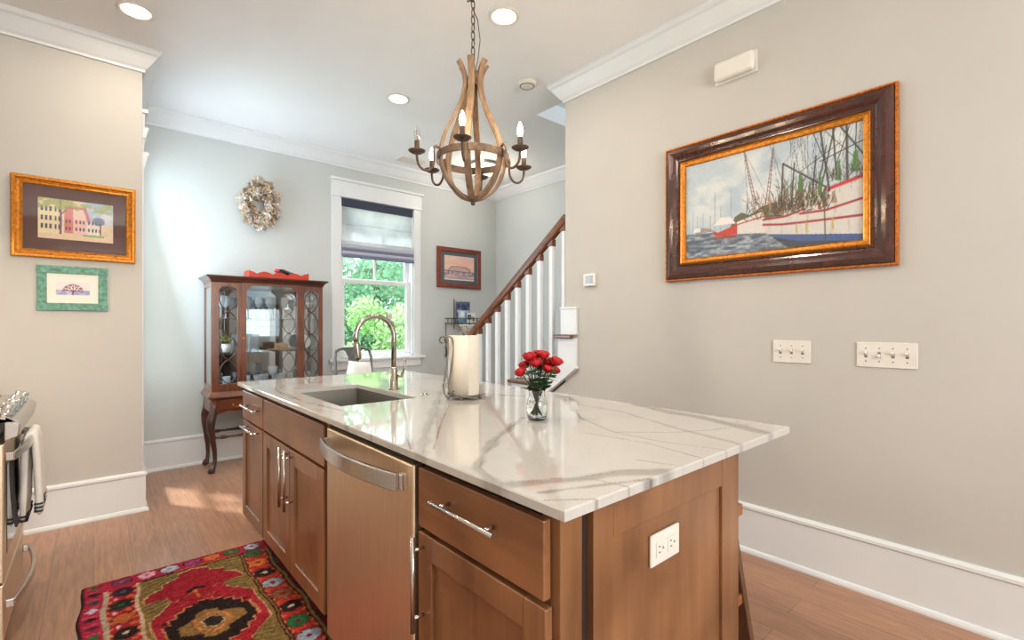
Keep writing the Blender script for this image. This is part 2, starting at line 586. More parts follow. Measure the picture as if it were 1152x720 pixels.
class Art:
    """a w x h sheet (metres, origin lower left) of coloured points"""
    def __init__(s, xs, ys, base):
        s.xs, s.ys = np.asarray(xs, float), np.asarray(ys, float)
        s.X, s.Y = np.meshgrid(s.xs, s.ys)
        s.c = np.zeros(s.X.shape + (3,)) + np.array(base, float)
    @classmethod
    def sheet(cls, w, h, nx, ny, base):
        return cls(np.linspace(0, w, nx + 1), np.linspace(0, h, ny + 1), base)
    def mix(s, a, col):
        s.c = s.c * (1 - a[..., None]) + np.array(col, float) * a[..., None]
    def dist(s, pts):
        d = np.full(s.X.shape, 1e9)
        for (x0, y0), (x1, y1) in zip(pts[:-1], pts[1:]):
            dx, dy = x1 - x0, y1 - y0
            L = dx * dx + dy * dy + 1e-12
            t = np.clip(((s.X - x0) * dx + (s.Y - y0) * dy) / L, 0, 1)
            d = np.minimum(d, np.hypot(s.X - x0 - t * dx, s.Y - y0 - t * dy))
        return d
    def line(s, pts, w, col, a=1.0, soft=None, warp=None):
        d = s.dist(pts)
        if warp is not None:
            d = d + warp
        soft = soft or w * 0.6
        s.mix(a * np.clip((w / 2 + soft / 2 - d) / soft, 0, 1), col)
    def poly(s, pts, col, a=1.0):
        ins = np.zeros(s.X.shape, bool)
        n = len(pts)
        for i in range(n):
            (x0, y0), (x1, y1) = pts[i], pts[(i + 1) % n]
            if y0 == y1:
                continue
            cond = ((y0 > s.Y) != (y1 > s.Y)) & (s.X < (x1 - x0) * (s.Y - y0) / (y1 - y0) + x0)
            ins ^= cond
        s.mix(ins * a, col)
    def rect(s, x0, x1, y0, y1, col, a=1.0):
        s.mix(((s.X >= x0) & (s.X <= x1) & (s.Y >= y0) & (s.Y <= y1)) * a, col)
    def ell(s, cx, cy, rx, ry, col, a=1.0):
        s.mix((((s.X - cx) / rx) ** 2 + ((s.Y - cy) / ry) ** 2 < 1) * a, col)
    def speckle(s, amt, seed=1):
        s.c = np.clip(s.c + (np.random.default_rng(seed).random(s.X.shape)[..., None] - 0.5) * 2 * amt, 0, 255)

def grid_obj(name, art, place, mat, parent=None, keep=None, z=None, skirt=0.0):
    """mesh from the art sheet; place(X, Y, Z) -> world coordinates arrays. keep = cell mask; skirt = depth of side walls"""
    ny, nx = art.X.shape
    Z = np.zeros(art.X.shape) if z is None else z
    px, py, pz = place(art.X, art.Y, Z)
    co = np.stack([px, py, pz], -1).reshape(-1, 3)
    idx = np.arange(ny * nx).reshape(ny, nx)
    q = np.stack([idx[:-1, :-1], idx[:-1, 1:], idx[1:, 1:], idx[1:, :-1]], -1)
    if keep is None:
        keep = np.ones((ny - 1, nx - 1), bool)
    faces = q[keep]
    col = art.c.reshape(-1, 3)
    if skirt:
        kp = np.pad(keep, 1)
        bx, by, bz = place(art.X, art.Y, Z * 0 - skirt)
        low = np.stack([bx, by, bz], -1).reshape(-1, 3)
        side = []
        off = len(co)
        for sl, e in (((slice(0, -2), slice(1, -1)), (0, 1)), ((slice(2, None), slice(1, -1)), (2, 3)), ((slice(1, -1), slice(0, -2)), (3, 0)), ((slice(1, -1), slice(2, None)), (1, 2))):
            b = keep & ~kp[sl]
            a0, a1 = q[b][:, e[0]], q[b][:, e[1]]
            side.append(np.stack([a1, a0, a0 + off, a1 + off], -1))
        bottom = faces[:, ::-1] + off
        co = np.concatenate([co, low])
        col = np.concatenate([col, col])
        faces = np.concatenate([faces] + side + [bottom])
    if parent is not None:
        co = co - np.array(OFF.get(parent.name, Vector((0, 0, 0))))
    used = np.zeros(len(co), bool)
    used[faces.ravel()] = True
    remap = np.cumsum(used) - 1
    co, col, faces = co[used], col[used], remap[faces]
    me = bpy.data.meshes.new(name)
    me.vertices.add(len(co))
    me.vertices.foreach_set('co', co.astype(np.float32).ravel())
    nf = len(faces)
    me.loops.add(nf * 4)
    me.loops.foreach_set('vertex_index', faces.astype(np.int32).ravel())
    me.polygons.add(nf)
    me.polygons.foreach_set('loop_start', (np.arange(nf) * 4).astype(np.int32))
    me.polygons.foreach_set('loop_total', np.full(nf, 4, np.int32))
    me.update(calc_edges=True)
    c = col / 255.0
    c = np.where(c <= 0.04045, c / 12.92, ((c + 0.055) / 1.055) ** 2.4)
    at = me.color_attributes.new('paint', 'FLOAT_COLOR', 'POINT')
    at.data.foreach_set('color', np.concatenate([c, np.ones((len(c), 1))], 1).astype(np.float32).ravel())
    me.polygons.foreach_set('use_smooth', np.full(nf, not skirt))
    me.materials.append(M[mat] if isinstance(mat, str) else mat)
    o = bpy.data.objects.new(name, me)
    C.objects.link(o)
    if parent is not None:
        o.parent = parent
        OFF[o.name] = OFF.get(parent.name, Vector((0, 0, 0)))
    return o

# ================================================================== THE ROOM
XR, YL, YB, XS, H = 2.695, 4.027, 5.042, 4.114, 3.05      # right wall, picture wall, back wall, stairwell wall, ceiling

struct('floor', MB().box(-1.1, 5.6, -3.6, 5.2, -0.1, 0), 'floor', 'brown wood plank floor running through kitchen and dining room', 'floor')
m = MB()
for a in ((-1.1, 2.884, -3.6, 4.15), (0.1, 2.884, 4.15, 5.2), (2.884, 5.6, 2.98, 5.2), (4.114, 5.6, -3.6, 2.98), (2.884, 4.114, -3.6, -0.6)):
    m.box(*a, H, H + 0.16)
struct('ceiling', m, 'ceiling', 'smooth white ceiling with recessed lights', 'ceiling')
struct('wall_right', MB().box(XR, XR + 0.125, -0.6, 2.471, 0, H), 'wall', 'greige wall with the big boat painting and switch plates', 'wall')
m = MB().box(XR, XR + 0.125, 2.471, 3.60, 0, 0.01)
m.prism([(2.471, 0), (3.62, 0), (2.471, 0.80)], 'x', XR, XR + 0.10)
struct('wall_spandrel', m, 'wall', 'triangular greige wall under the stair stringer', 'wall')
struct('wall_right_return', MB().box(XR + 0.125, 5.5, -0.72, -0.6, 0, 5.1), 'wall', 'wall closing the stairwell toward the kitchen', 'wall')
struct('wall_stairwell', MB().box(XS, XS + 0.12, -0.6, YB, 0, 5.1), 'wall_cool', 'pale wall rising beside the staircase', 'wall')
m = MB().box(0.1, 1.98, YB, YB + 0.15, 0, H).box(2.852, XS + 0.12, YB, YB + 0.15, 0, H)
m.box(1.98, 2.852, YB, YB + 0.15, 0, 0.88).box(1.98, 2.852, YB, YB + 0.15, 2.60, H)
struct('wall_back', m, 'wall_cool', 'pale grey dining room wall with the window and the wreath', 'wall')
struct('wall_left', MB().box(-1.1, 0.245, YL, YL + 0.125, 0, H), 'wall', 'beige kitchen wall with two small framed pictures', 'wall')
m = MB().box(0.12, 0.245, YL + 0.125, 4.24, 0, H).box(0.12, 0.245, 4.93, YB, 0, H)
m.box(0.12, 0.245, 4.24, 4.93, 0, 0.6).box(0.12, 0.245, 4.24, 4.93, 2.60, H)
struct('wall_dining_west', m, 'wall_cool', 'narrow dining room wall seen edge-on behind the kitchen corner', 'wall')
struct('wall_kitchen_west', MB().box(-1.1, -0.98, -3.6, YL, 0, H), 'wall', 'kitchen wall behind the range', 'wall')
m = MB()
for a in ((-1.1, -0.5, 0, H), (1.7, 2.8, 0, H), (3.9, 5.6, 0, H), (-0.5, 1.7, 0, 0.9), (-0.5, 1.7, 2.6, H), (2.8, 3.9, 0, 0.9), (2.8, 3.9, 2.6, H)):
    m.box(a[0], a[1], -3.6, -3.45, a[2], a[3])
struct('wall_south', m, 'wall', 'kitchen wall with windows behind the viewer', 'wall')
struct('wall_kitchen_east', MB().box(5.5, 5.6, -3.45, -0.6, 0, H), 'wall', 'far kitchen wall beyond the stairwell', 'wall')
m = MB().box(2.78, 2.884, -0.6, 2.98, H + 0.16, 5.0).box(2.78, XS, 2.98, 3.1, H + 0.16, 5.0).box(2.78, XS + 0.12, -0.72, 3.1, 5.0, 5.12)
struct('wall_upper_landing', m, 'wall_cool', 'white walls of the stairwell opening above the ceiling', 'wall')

CROWN = [(0, 2.915), (0.014, 2.915), (0.014, 2.930), (0.030, 2.944), (0.052, 2.972), (0.078, 3.012), (0.092, 3.022), (0.098, 3.034), (0.098, H), (0, H)]
BASE = [(0, 0), (0.034, 0), (0.034, 0.010), (0.029, 0.021), (0.018, 0.026), (0.018, 0.232), (0.026, 0.238), (0.026, 0.252), (0.014, 0.262), (0, 0.262)]
struct('trim_1', MB().molding([(-0.98, -3.4), (-0.98, YL), (0.245, YL), (0.245, YB), (XS, YB), (XS, 2.98)], CROWN), 'trim', 'white crown moulding around the kitchen corner and dining room', 'moulding')
struct('trim_2', MB().molding([(XR + 0.125, 2.471), (XR, 2.471), (XR, -0.6)], CROWN), 'trim', 'white crown moulding above the boat painting wall', 'moulding')
struct('baseboard_left', MB().molding([(-0.98, -3.4), (-0.98, YL), (0.245, YL), (0.245, YB), (XS, YB), (XS, 3.95)], BASE), 'trim', 'tall white baseboard around the kitchen corner and dining room', 'baseboard')
struct('baseboard_right', MB().molding([(XR, 3.6), (XR, -0.6)], BASE), 'trim', 'tall white baseboard under the boat painting wall', 'baseboard')

# ---- windows
def window(name, label, x0, x1, z0, z1, to_world, rail_z, muntin=True, apron=True, sill=0.055):
    """local plane: x along the wall, d outward from the room face (+ = outdoors), z up"""
    w = thing(name, label, 'window')
    w['kind'] = 'structure'
    def bx(mb, xa, xb, da, db, za, zb):
        pts = [to_world(x, d, z) for x, d, z in ((xa, da, za), (xb, da, za), (xb, db, za), (xa, db, za), (xa, da, zb), (xb, da, zb), (xb, db, zb), (xa, db, zb))]
        mb.add(pts, [(0, 3, 2, 1), (4, 5, 6, 7), (0, 1, 5, 4), (1, 2, 6, 5), (2, 3, 7, 6), (3, 0, 4, 7)])
    cw = 0.098
    m = MB()
    bx(m, x0 - cw, x0, -0.02, 0, z0 - 0.035, z1)
    bx(m, x1, x1 + cw - 0.01 if name != 'window_2' else x1 + 0.10, -0.02, 0, z0 - 0.035, z1)
    bx(m, x0 - cw - 0.006, x1 + cw, -0.026, 0, z1, z1 + 0.165)
    bx(m, x0 - cw - 0.012, x1 + cw + 0.006, -0.034, 0, z1 - 0.004, z1 + 0.014)
    bx(m, x0 - cw - 0.022, x1 + cw + 0.016, -0.048, 0, z1 + 0.165, z1 + 0.192)
    obj('casing', m, 'trim', w, 0.003)
    m = MB()
    bx(m, x0 - cw - 0.03, x1 + cw + 0.04, -sill, 0.02, z0 - 0.035, z0 - 0.005)
    if apron:
        bx(m, x0 - cw, x1 + cw - 0.01, -0.02, 0, z0 - 0.125, z0 - 0.035)
    obj('window_sill', m, 'trim', w, 0.004)
    m = MB()      # jamb lining
    bx(m, x0, x0 + 0.018, 0, 0.15, z0, z1); bx(m, x1 - 0.018, x1, 0, 0.15, z0, z1)
    bx(m, x0, x1, 0, 0.15, z1 - 0.018, z1); bx(m, x0, x1, 0, 0.15, z0 - 0.02, z0 + 0.012)
    obj('jamb', m, 'trim', w)
    a, b = x0 + 0.018, x1 - 0.018
    for za, zb, d, mt in ((z0 + 0.012, rail_z + 0.02, 0.05, False), (rail_z - 0.02, z1 - 0.018, 0.09, muntin)):
        m = MB()
        f = 0.045
        bx(m, a, a + f, d, d + 0.035, za, zb); bx(m, b - f, b, d, d + 0.035, za, zb)
        bx(m, a + f, b - f, d, d + 0.035, za, za + 0.05); bx(m, a + f, b - f, d, d + 0.035, zb - 0.042, zb)
        if mt:
            bx(m, (a + b) / 2 - 0.011, (a + b) / 2 + 0.011, d + 0.004, d + 0.031, za + 0.05, zb - 0.042)
        s = obj('sash', m, 'trim', w, 0.002)
        g = MB()
        bx(g, a + f, b - f, d + 0.015, d + 0.018, za + 0.05, zb - 0.042)
        obj('pane', g, 'glass_pane', s)
    return w
window('window_1', 'white double-hung dining room window with a fabric shade', 1.98, 2.852, 0.88, 2.60, lambda x, d, z: (x, YB + d, z), 1.715)
window('window_2', 'white window seen edge-on on the narrow dining wall', 4.24, 4.93, 0.60, 2.52, lambda x, d, z: (0.245 - d * 0.8, x, z), 1.62, apron=False, sill=-0.0)
m = MB().box(0.2455, 0.261, 4.142, 4.24, 0.263, 0.563)
for z0 in (2.475, 2.305):
    m.prism([(0.246, z0), (0.262, z0), (0.268, z0 + 0.04), (0.282, z0 + 0.095), (0.288, z0 + 0.10), (0.288, z0 + 0.118), (0.246, z0 + 0.118)], 'y', 4.14, 4.62)
struct('trim_3', m, 'trim', 'two white cornice steps over the window on the narrow dining wall', 'moulding')
window('window_3', 'tall kitchen window behind the viewer near the right', 2.8, 3.9, 0.9, 2.6, lambda x, d, z: (x, -3.45 - d, z), 1.75)
window('window_4', 'unseen wide kitchen window added behind the viewer for the fill lamp', -0.5, 1.7, 0.9, 2.6, lambda x, d, z: (x, -3.45 - d, z), 1.75)  # unseen window, put in around the kitchen fill lamp

# ---- roman shades
def roman_shade(label, xa, xb, y, s, zt, zb):
    t = thing('roman_shade', label, 'window shade', ((xa + xb) / 2, y, zb))
    obj('headrail', MB().box(xa, xb, y, y + s * 0.053, zt - 0.005, zt + 0.082), 'shade_d', t, 0.003)
    L = [(0, y + s * 0.018, zt)]
    n = max(2, round((zt - zb) / 0.15))
    for k in range(1, n + 1):
        z = zt + (zb - zt) * k / n
        L += [(0, y + s * 0.020, z + 0.012), (0, y + s * 0.011, z), (0, y + s * 0.020, z - 0.010)]
    m = MB().sweep(L, [(xa, -0.002), (xb, -0.002), (xb, 0.002), (xa, 0.002)], (1, 0, 0))
    obj('fabric', m, 'shade_w', t)
    for k in range(5):
        z0 = zb - k * 0.034
        y0 = y + s * (0.004 - 0.006 * k)
        pr = [(y0 + s * 0.03, z0), (y0 - s * 0.004, z0 + 0.004), (y0 - s * 0.018, z0 - 0.03), (y0 - s * 0.012, z0 - 0.046), (y0 + s * 0.012, z0 - 0.040), (y0 + s * 0.032, z0 - 0.012)]
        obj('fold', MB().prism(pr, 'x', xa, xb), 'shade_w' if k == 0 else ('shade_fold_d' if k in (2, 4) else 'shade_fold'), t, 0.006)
roman_shade('white roman shade with dark top band, half lowered in the dining window', 1.992, 2.84, 5.032, 1, 2.51, 2.135)
roman_shade('roman shade on the kitchen window behind the viewer, mirrored in the cabinet glass', 2.81, 3.89, -3.44, -1, 2.51, 1.80)

# ---- staircase: treads, risers, stringer, balusters, handrail in the plane of the right wall
RISE, RUN, Y1 = 0.1935, 0.27, 3.905
t = thing('staircase', 'white staircase with brown treads and dark wood handrail climbing behind the wall', 'staircase', (3.4, 3.2, 0))
tag(t, kind='structure')
rail = lambda y: 2.070 - 0.745 * (y - 2.5)                 # top of the handrail over y
for n in range(1, 9):
    z = RISE * n
    yf = Y1 - RUN * (n - 1)
    xs = 2.645 if n < 6 else 2.825
    m = MB().box(xs, 4.10, yf - RUN - 0.02, yf, z - 0.028, z)
    if n == 6:
        m.box(2.640, 2.672, 2.368, yf, z - 0.028, z).box(2.672, 2.825, 2.4725, yf, z - 0.028, z)
    obj('tread', m, 'tread_wood', t, 0.008)
    obj('riser', MB().box(2.697 if n < 7 else 2.825, 4.10, yf - 0.045, yf - 0.026, z - RISE, z - 0.029), 'trim', t)
poly = []
for n in range(1, 7):
    yr = Y1 - 0.026 - RUN * (n - 1)
    poly += [(yr, RISE * (n - 1) + (-0.029 if n > 1 else 0)), (yr, RISE * n - 0.029)]
poly += [(2.347, RISE * 6 - 0.029), (2.347, 0.929), (3.66, 0.0)]
m = MB().prism(poly, 'x', 2.672, 2.694)
obj('stringer', m, 'trim', t, 0.002)
m = MB().box(2.672, 2.694, 2.347, 2.50, RISE * 6 + 0.001, 1.357).box(2.666, 2.694, 2.340, 2.505, 1.352, 1.366)
obj('end_panel', m, 'trim', t, 0.002)
m = MB().bar((2.680, 2.33, 0.929), (2.680, 3.66, -0.008), 0.05, 0.034)
obj('stringer_moulding', MB().bar((2.676, 2.345, 0.925), (2.676, 3.63, 0.016), 0.040, 0.024), 'trim', t)
for k in range(10):
    y = 2.510 + 0.135 * k
    n = max(1, min(6, math.floor((Y1 - y) / RUN) + 1))
    top = rail(y) - 0.105
    o = obj('baluster', MB().box(2.712, 2.748, y - 0.018, y + 0.018, RISE * n, top), 'trim', t, 0.003)
    b = MB().prism([(y - 0.020, top - 0.004), (y + 0.012, top - 0.004), (y + 0.040, rail(y + 0.04) - 0.07), (y - 0.020, rail(y - 0.02) - 0.07)], 'x', 2.710, 2.752)
    obj('rail_block', b, 'rail_wood', t)
sec = [(-0.032, -0.030), (0.032, -0.030), (0.032, -0.004), (0.026, 0.016), (0.012, 0.026), (-0.012, 0.026), (-0.026, 0.016), (-0.032, -0.004)]
m = MB().sweep([(2.73, 2.474, rail(2.474) - 0.034), (2.73, 4.0, rail(4.0) - 0.034)], [(a, -b) for a, b in sec], (1, 0, 0))
obj('handrail', m, 'rail_wood', t)
m = MB().box(2.685, 2.775, 3.96, 4.05, 0, 1.04).box(2.675, 2.785, 3.95, 4.06, 1.04, 1.06).box(2.69, 2.77, 3.965, 4.045, 1.06, 1.085)
obj('newel_post', m, 'trim', t, 0.004)

# ================================================================== KITCHEN ISLAND
XF, ZC = 0.632, 0.914            # face of doors, top of counter
def shaker(mb, x, y0, y1, z0, z1, rail_w=0.062, th=0.02, rec=0.009):
    """shaker front lying in the plane x (room side), thickness into +x"""
    mb.box(x, x + th, y0, y0 + rail_w, z0, z1).box(x, x + th, y1 - rail_w, y1, z0, z1)
    mb.box(x, x + th, y0 + rail_w, y1 - rail_w, z0, z0 + rail_w).box(x, x + th, y0 + rail_w, y1 - rail_w, z1 - rail_w, z1)
    mb.box(x + rec, x + th - 0.002, y0 + rail_w, y1 - rail_w, z0 + rail_w, z1 - rail_w)
def pull(parent, a, b, off=0.032, r=0.006, mat='steel_bright', inset=0.035):
    a, b = Vector(a), Vector(b)
    d = (b - a).normalized()
    m = MB().tube([a - Vector((off, 0, 0)), b - Vector((off, 0, 0))], r, 10)
    for p in (a + d * inset, b - d * inset):
        m.tube([p, p - Vector((off, 0, 0))], r * 0.75, 8)
    return obj('handle', m, mat, parent)
DZ0, DZ1, RZ0, RZ1 = 0.175, 0.703, 0.716, 0.868
def unit(name, label, y0, y1, c0=None):
    t = thing(name, label, 'cabinet', (0.95, (y0 + y1) / 2, 0))
    c0 = y0 if c0 is None else c0
    m = MB().box(XF + 0.022, 1.22, c0 + 0.001, c0 + 0.019, 0.15, 0.893).box(XF + 0.022, 1.22, y1 - 0.019, y1 - 0.001, 0.15, 0.893)
    m.box(XF + 0.022, 1.22, c0 + 0.019, y1 - 0.019, 0.15, 0.168).box(1.205, 1.22, c0 + 0.019, y1 - 0.019, 0.168, 0.893)
    m.box(XF + 0.022, XF + 0.034, c0 + 0.019, y1 - 0.019, 0.168, 0.886)
    obj('carcass', m, 'cabdark', t)
    obj('toe_kick', MB().box(0.77, 0.79, c0, y1, 0, 0.15), 'cabdark', t)
    return t
# far unit: drawer over a pull-out door
t = unit('drawer_cabinet', 'narrow island cabinet at the far end with a drawer above a pull-out', 2.60, 3.03)
f = obj('drawer', MB().box(XF, XF + 0.02, 2.606, 3.026, RZ0, RZ1), 'cabwood_h', t, 0.003)
pull(f, (XF, 2.64, 0.797), (XF, 2.93, 0.797))
m = MB(); shaker(m, XF, 2.606, 3.026, DZ0, DZ1)
f = obj('door', m, 'cabwood', t, 0.0025)
pull(f, (XF, 2.64, 0.684), (XF, 2.93, 0.684))
# sink base
t = unit('sink_cabinet', 'island sink cabinet with two doors and upright bar handles', 1.742, 2.60)
obj('false_front', MB().box(XF, XF + 0.02, 1.765, 2.592, RZ0, RZ1), 'cabwood_h', t, 0.003)
obj('filler_strip', MB().box(XF + 0.012, XF + 0.03, 1.742, 1.763, 0.15, 0.888), 'cabwood', t)
for y0, y1, hy in ((2.172, 2.592, 2.200), (1.765, 2.168, 2.128)):
    m = MB(); shaker(m, XF, y0, y1, DZ0, DZ1)
    f = obj('door', m, 'cabwood', t, 0.0025)
    pull(f, (XF, hy, 0.455), (XF, hy, 0.712), 0.034)
# near unit: drawer over door, with the filler at the corner
t = unit('drawer_cabinet', 'island cabinet nearest the viewer with a wide drawer over one door', 0.62, 1.098, 0.662)
f = obj('drawer', MB().box(XF, XF + 0.02, 0.634, 1.092, RZ0, RZ1), 'cabwood_h', t, 0.003)
pull(f, (XF, 0.745, 0.812), (XF, 0.985, 0.812))
m = MB(); shaker(m, XF, 0.630, 1.092, DZ0, DZ1)
f = obj('door', m, 'cabwood', t, 0.0025)
pull(f, (XF, 1.064, 0.465), (XF, 1.064, 0.705))
# finished end: corner post plus shaker end panel
YE = 0.600
t = thing('island_end_panel', 'brown shaker end panel of the island carrying a white outlet', 'cabinet panel', (1.0, YE, 0))
obj('corner_post', MB().box(XF + 0.022, 0.716, YE + 0.012, YE + 0.06, 0, 0.893), 'cabwood', t, 0.002)
m = MB().box(0.736, 0.80, YE, YE + 0.022, 0, 0.893).box(1.276, 1.376, YE, YE + 0.022, 0, 0.893)
m.box(0.80, 1.276, YE, YE + 0.022, 0.80, 0.893).box(0.80, 1.276, YE, YE + 0.022, 0, 0.12).box(0.80, 1.276, YE + 0.008, YE + 0.022, 0.12, 0.80)
obj('panel', m, 'cabwood', t, 0.002)
obj('groove', MB().box(0.712, 0.738, YE + 0.018, YE + 0.06, 0, 0.893), 'cabdark', t)
t = thing('island_back_panel', 'brown wood panel closing the seating side of the island', 'cabinet panel', (1.37, 1.8, 0))
m = MB().box(1.345, 1.376, YE + 0.023, 3.03, 0, 0.893)
for k in range(5):
    y = YE + 0.06 + k * 0.58
    m.box(1.376, 1.386, y - 0.04, y + 0.04, 0, 0.893)
obj('panel', m, 'cabwood', t, 0.002)
# dishwasher
t = thing('dishwasher', 'stainless dishwasher built into the island with a bowed bar handle', 'dishwasher', (0.95, 1.42, 0))
d0, d1 = 1.112, 1.726
obj('tub', MB().box(XF + 0.03, 1.22, d0 - 0.010, d1 + 0.010, 0.12, 0.886), 'black', t)
obj('door', MB().box(XF - 0.004, XF + 0.028, d0, d1, 0.13, 0.868), 'steel', t, 0.006)
obj('toe_plate', MB().box(0.75, 0.77, d0, d1, 0.0, 0.13), 'blackm', t)
pts = []
for i in range(21):
    u = i / 20
    y = d1 - 0.02 - u * (d1 - d0 - 0.06)
    bow = 0.012 + 0.050 * math.sin(PI * min(1, u * 1.08 + 0.0)) ** 0.8 if u < 0.93 else 0.012 + 0.050 * math.sin(PI * min(1, u * 1.0)) ** 0.8
    pts.append((XF - 0.004 - 0.012 - 0.056 * math.sin(PI * (0.06 + 0.88 * u)) ** 0.9, y, 0.818 + 0.006 * math.sin(PI * u)))
h = obj('handle', MB().sweep(pts, [(-0.024, -0.007), (0.024, -0.007), (0.024, 0.007), (-0.024, 0.007)], (0, 0, 1)), 'steel_bright', t, 0.003)
for p in (pts[0], pts[-1]):
    obj('handle_post', MB().box(XF - 0.004, p[0] + 0.006, p[1] - 0.012, p[1] + 0.012, p[2] - 0.021, p[2] + 0.021), 'steel_bright', t, 0.002)

# ---- quartz worktop, one slab with the sink cut-out; veins follow the stone
cx0, cx1, cy0, cy1 = 0.611, 1.652, 0.562, 3.050
HX0, HX1, HY0, HY1 = 0.732, 1.072, 1.862, 2.500
def axis_pts(a, b, cuts, step):
    base = [a, a + 0.003, b - 0.003, b] + cuts
    base = sorted(base)
    out = []
    for p, q in zip(base[:-1], base[1:]):
        n = max(1, int(round((q - p) / step)))
        out += list(np.linspace(p, q, n + 1)[:-1])
    return np.array(out + [b])
gx, gy = axis_pts(cx0, cx1, [HX0, HX1], 0.0045), axis_pts(cy0, cy1, [HY0, HY1], 0.0045)
A = Art(gx, gy, (192, 189, 184))
cl = fbm(A.X.shape, (9, 4), 5, 3)
A.mix(np.clip((cl - 0.5) * 1.4, 0, 0.35), (180, 173, 165))
w1 = (fbm(A.X.shape, (26, 11), 4, 5) - 0.5) * 0.030
w2 = (fbm(A.X.shape, (60, 26), 3, 6) - 0.5) * 0.012
band = [
    ([(1.76, 1.36), (1.604, 1.001), (1.574, 0.778), (1.50, 0.58)], 0.045, 0.75),
    ([(1.52, 1.40), (1.246, 1.065)], 0.016, 0.45),
    ([(1.115, 1.221), (0.867, 1.055), (0.721, 0.935), (0.645, 0.856), (0.607, 0.75)], 0.022, 0.55),
    ([(0.64, 0.72), (0.763, 0.655), (0.857, 0.630), (0.932, 0.571)], 0.034, 0.65),
    ([(0.640, 0.655), (0.786, 0.596), (0.888, 0.550)], 0.016, 0.7),
    ([(1.27, 1.97), (0.926, 1.496), (0.722, 1.211), (0.60, 1.03)], 0.028, 0.45),
    ([(0.60, 2.72), (0.70, 2.60), (0.80, 2.75), (1.139, 2.72), (1.4, 2.9)], 0.018, 0.4),
    ([(1.62, 2.3), (1.40, 2.15), (1.30, 1.9), (1.45, 1.6)], 0.024, 0.4),
    ([(0.66, 3.06), (0.69, 2.75), (0.67, 2.5), (0.66, 2.1), (0.70, 1.75), (0.62, 1.5)], 0.014, 0.5),
    ([(1.469, 1.28), (1.47, 1.078), (1.36, 0.78), (1.30, 0.55)], 0.012, 0.35),
]
for pts_, w_, a_ in band:
    A.line(pts_, w_ * 1.15, (136, 130, 124), a_, soft=w_ * 0.5, warp=w1 + w2)
    A.line([(p + w_ * 0.42, q + w_ * 0.2) for p, q in pts_], 0.0045, (104, 97, 91), min(1, a_ * 1.5), soft=0.004, warp=np.abs(w1 * 0.4) + np.abs(w2 * 0.5))
thin = [
    [(1.584, 1.431), (1.263, 1.092), (1.171, 0.88), (1.174, 0.718), (1.219, 0.56)],
    [(1.171, 0.88), (1.30, 0.76), (1.42, 0.70), (1.60, 0.66)],
    [(1.10, 0.93), (1.13, 0.74), (1.10, 0.56)],
    [(1.078, 1.621), (0.821, 1.285), (0.662, 1.065)],
    [(0.72, 0.70), (0.78, 0.64), (0.80, 0.55)], [(0.62, 0.62), (0.70, 0.56)], [(0.97, 0.66), (1.01, 0.55)],
    [(1.22, 2.60), (1.12, 2.62), (0.95, 2.58), (0.78, 2.66)], [(0.70, 3.05), (0.90, 2.80), (1.0, 2.62)],
    [(0.62, 1.9), (0.68, 1.7), (0.66, 1.45), (0.61, 1.32)], [(0.66, 1.20), (0.615, 1.10)],
]
for pts_ in thin:
    A.line(pts_, 0.0045, (112, 105, 98), 0.9, soft=0.005, warp=np.abs(w1 * 0.25) + np.abs(w2 * 0.3))
A.speckle(2.5, 4)
mid_x, mid_y = (gx[:-1] + gx[1:]) / 2, (gy[:-1] + gy[1:]) / 2
keep = ~(((mid_x > HX0) & (mid_x < HX1))[None, :] & ((mid_y > HY0) & (mid_y < HY1))[:, None])
zz = np.zeros(A.X.shape)
zz[0, :] = zz[-1, :] = -0.003
zz[:, 0] = zz[:, -1] = -0.003
M['quartz'] = painted('polished_quartz', 0.05, coat=0.25, spec=0.5)
o = grid_obj('worktop', A, lambda X, Y, Z: (X, Y, ZC + Z), 'quartz', keep=keep, z=zz, skirt=0.020)
tag(o, 'white quartz island worktop with grey veins and a sink cut-out', 'worktop')

# ---- undermount sink
t = thing('sink', 'rectangular stainless undermount sink in the island worktop', 'sink', (0.9, 2.18, 0.7))
a0, a1, b0, b1 = HX0 - 0.006, HX1 + 0.006, HY0 - 0.006, HY1 + 0.006
m = MB()
zt, zb = 0.8935, 0.700
m.add([(a0, b0, zt), (a1, b0, zt), (a1, b1, zt), (a0, b1, zt), (a0 + .02, b0 + .02, zb), (a1 - .02, b0 + .02, zb), (a1 - .02, b1 - .02, zb), (a0 + .02, b1 - .02, zb)],
      [(0, 1, 5, 4), (1, 2, 6, 5), (2, 3, 7, 6), (3, 0, 4, 7), (4, 5, 6, 7)])
obj('basin', m, 'sinksteel', t, 0.0, solid=0.002)
obj('drain', MB().lathe([(0.045, 0.0025), (0.043, 0.004), (0.03, 0.0035), (0.028, 0.002), (0.0, 0.002)], (0.9, 2.18, zb), 24), 'chrome', t)
# ---- faucet
fx, fy = 1.125, 2.182
t = thing('faucet', 'tall gooseneck pull-down faucet behind the sink', 'faucet', (fx, fy, ZC))
obj('base', MB().lathe([(0.027, 0), (0.027, 0.006), (0.021, 0.010), (0.021, 0.095), (0.017, 0.105), (0.013, 0.112)], (fx, fy, ZC), 24), 'nickel', t)
R_ = 0.098
arc = [(fx, fy, ZC + 0.10), (fx, fy, ZC + 0.265)]
for k in range(1, 15):
    a = PI * 1.08 * k / 14
    arc.append((fx - R_ + R_ * math.cos(a), fy, ZC + 0.265 + R_ * math.sin(a)))
obj('spout', MB().tube(arc, 0.0125, 14), 'nickel', t)
e, e0 = Vector(arc[-1]), Vector(arc[-2])
d = (e - e0).normalized()
obj('spray_head', MB().tube([e, e + d * 0.012, e + d * 0.02, e + d * 0.075, e + d * 0.085], [0.0128, 0.0150, 0.0155, 0.0150, 0.0120], 14), 'nickel', t)
